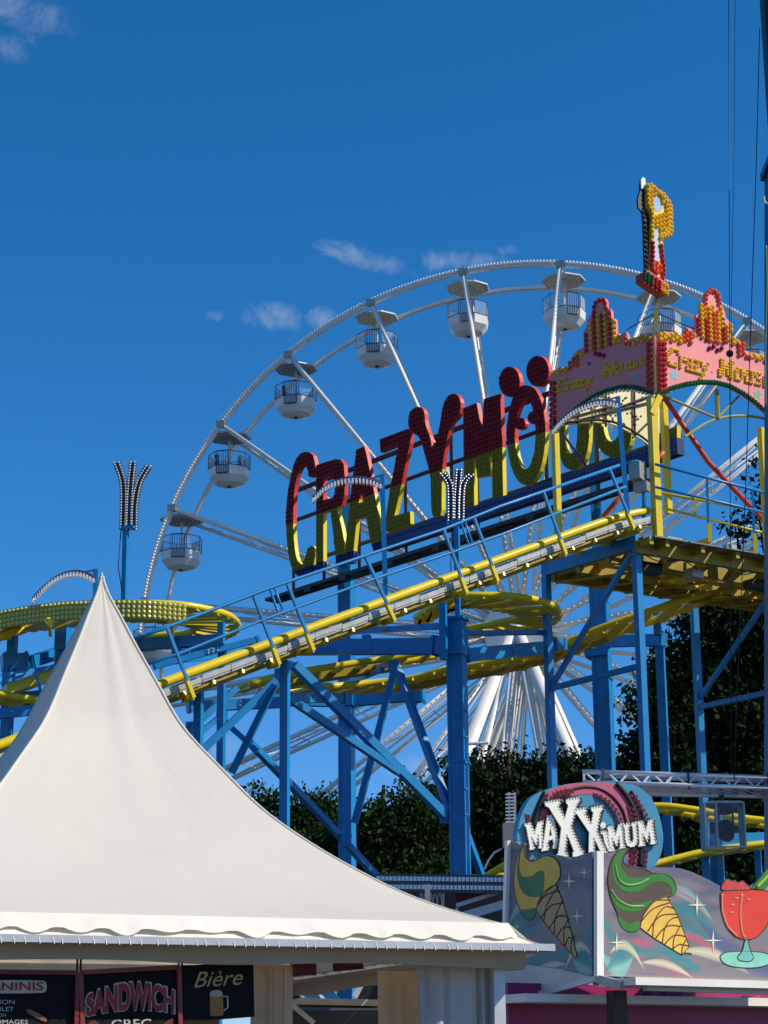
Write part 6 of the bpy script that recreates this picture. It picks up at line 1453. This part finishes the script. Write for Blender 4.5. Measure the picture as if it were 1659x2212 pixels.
for sz in (-1, 1):
    for sy in (-1, 1): fr.bar(cc+V((-w/2, sy*.207, sz*h/2)), cc+V((w/2, sy*.207, sz*h/2)), .018, .018)
fr.bar(cc+V((-w*.22, -.212, -h/2)), cc+V((-w*.22, -.212, h/2)), .02, .02); fr.build('box_frame', GAL, lb)
MB().box(cc+V((0, 0, h/2+.015)), w*.9, .36, .02).build('box_lid', GAL, lb)
MB().tube([cc+V((0, 0, h/2)), cc+V((0, 0, h/2+.12))], .03, 8).build('clamp', DARK, lb)
hd = MB().ball(cc+V((.03, 0, -.05)), .11, .12, .14).build('lamp_head', DARK, lb, True); MB().box(cc+V((.03, 0, h/2-.07)), .16, .18, .1).build('lamp_base', DARK, lb)
MB().tube([cc+V((.03, -.06, -.08)), cc+V((.03, -.16, -.13))], [.07, .085], 12).build('lens', mat('lens_dark', (20, 24, 34), .1), hd)
bar1('yoke', cc+V((-.07, 0, h/2-.1)), cc+V((-.07, 0, -.06)), .02, .05, DARK, lb); bar1('yoke', cc+V((.13, 0, h/2-.1)), cc+V((.13, 0, -.06)), .02, .05, DARK, lb)
mt = thing('ride_mast', 'dark blue mast with grey pole above, cut by the right picture edge', 'mast', V((P(1700, 2000, 26).x, 26, 0)))
pm = P(1645, 362, 26); cxm = pm.x+.52; xl0 = P(1654, 1500, 26); kx = (xl0.x-pm.x)/(xl0.z-pm.z); hb_ = cxm-(pm.x-kx*pm.z)
mbm = MB(); mbm.v = [V((cxm+sx*hw, 26+sy*.4, z_)) for z_, hw in ((0, hb_), (pm.z, .41)) for sy in (-1, 1) for sx in (-1, 1)]
mbm.f = [(0, 2, 3, 1), (4, 5, 7, 6), (0, 1, 5, 4), (2, 6, 7, 3), (0, 4, 6, 2), (1, 3, 7, 5)]
mbm.build('mast_body', mat('mast_blue', (18, 44, 92), .4, 0, .15, 1.5), mt)
MB().box(V((cxm, 26, pm.z+.05)), .92, .9, .1).build('mast_cap', mat('mast_cap_blue', (24, 60, 118), .4), mt)
MB().tube([V((cxm+.1, 26, pm.z)), V((cxm+.1, 26, pm.z+5))], .36, 20).build('upper_pole', mat('pole_grey', (196, 192, 186), .4, .2), mt, True)
MB().box(V((cxm-.32, 26, pm.z+2.5)), .1, .3, 5).build('pole_channel', DARK, mt)
MB().box(V((cxm-.6, 26, pm.z+4.9)), 1.6, .3, .16).build('head_arm', DARK, mt)
tube1('hose', crom([P(1650, 424, 25.5), P(1652, 436, 25.52), P(1660, 440, 25.5), P(1668, 436, 25.5)]), .012, WHT, mt, 6); tube1('hose', crom([P(1655, 530, 25.55), P(1656, 620, 25.52), P(1653, 760, 25.55), P(1654, 880, 25.55)]), .012, mat('green_hose', (90, 130, 100), .5), mt, 6)
zh = pm.z+4.86
for lbl, pts, r in (('thin dark cable hanging straight down left of the mast to the truss', [(1574, -60), (1576, 760), (1578, 1250), (1580, 1672)], .005), ('thin dark cable bowing slightly beside the straight one', [(1588, -60), (1586, 300), (1580, 640), (1578, 1000)], .0035), ('dark cable slanting from the mast top down to the truss', [(1641, 60), (1634, 340), (1620, 760), (1610, 1080), (1592, 1500), (1586, 1690)], .006)):
    t = tube1('cable', [P(x, y, 25.85) for x, y in pts], r, DARK, None, 6); tag(t, lbl, 'cable', 'cables beside the mast')
t = MB().ball(P(*r2(1422, 1183), 25.85), .05).build('cable_clamp', DARK, None, True); tag(t, 'small round black clamp on the straight cable before the pink panel', 'clamp')
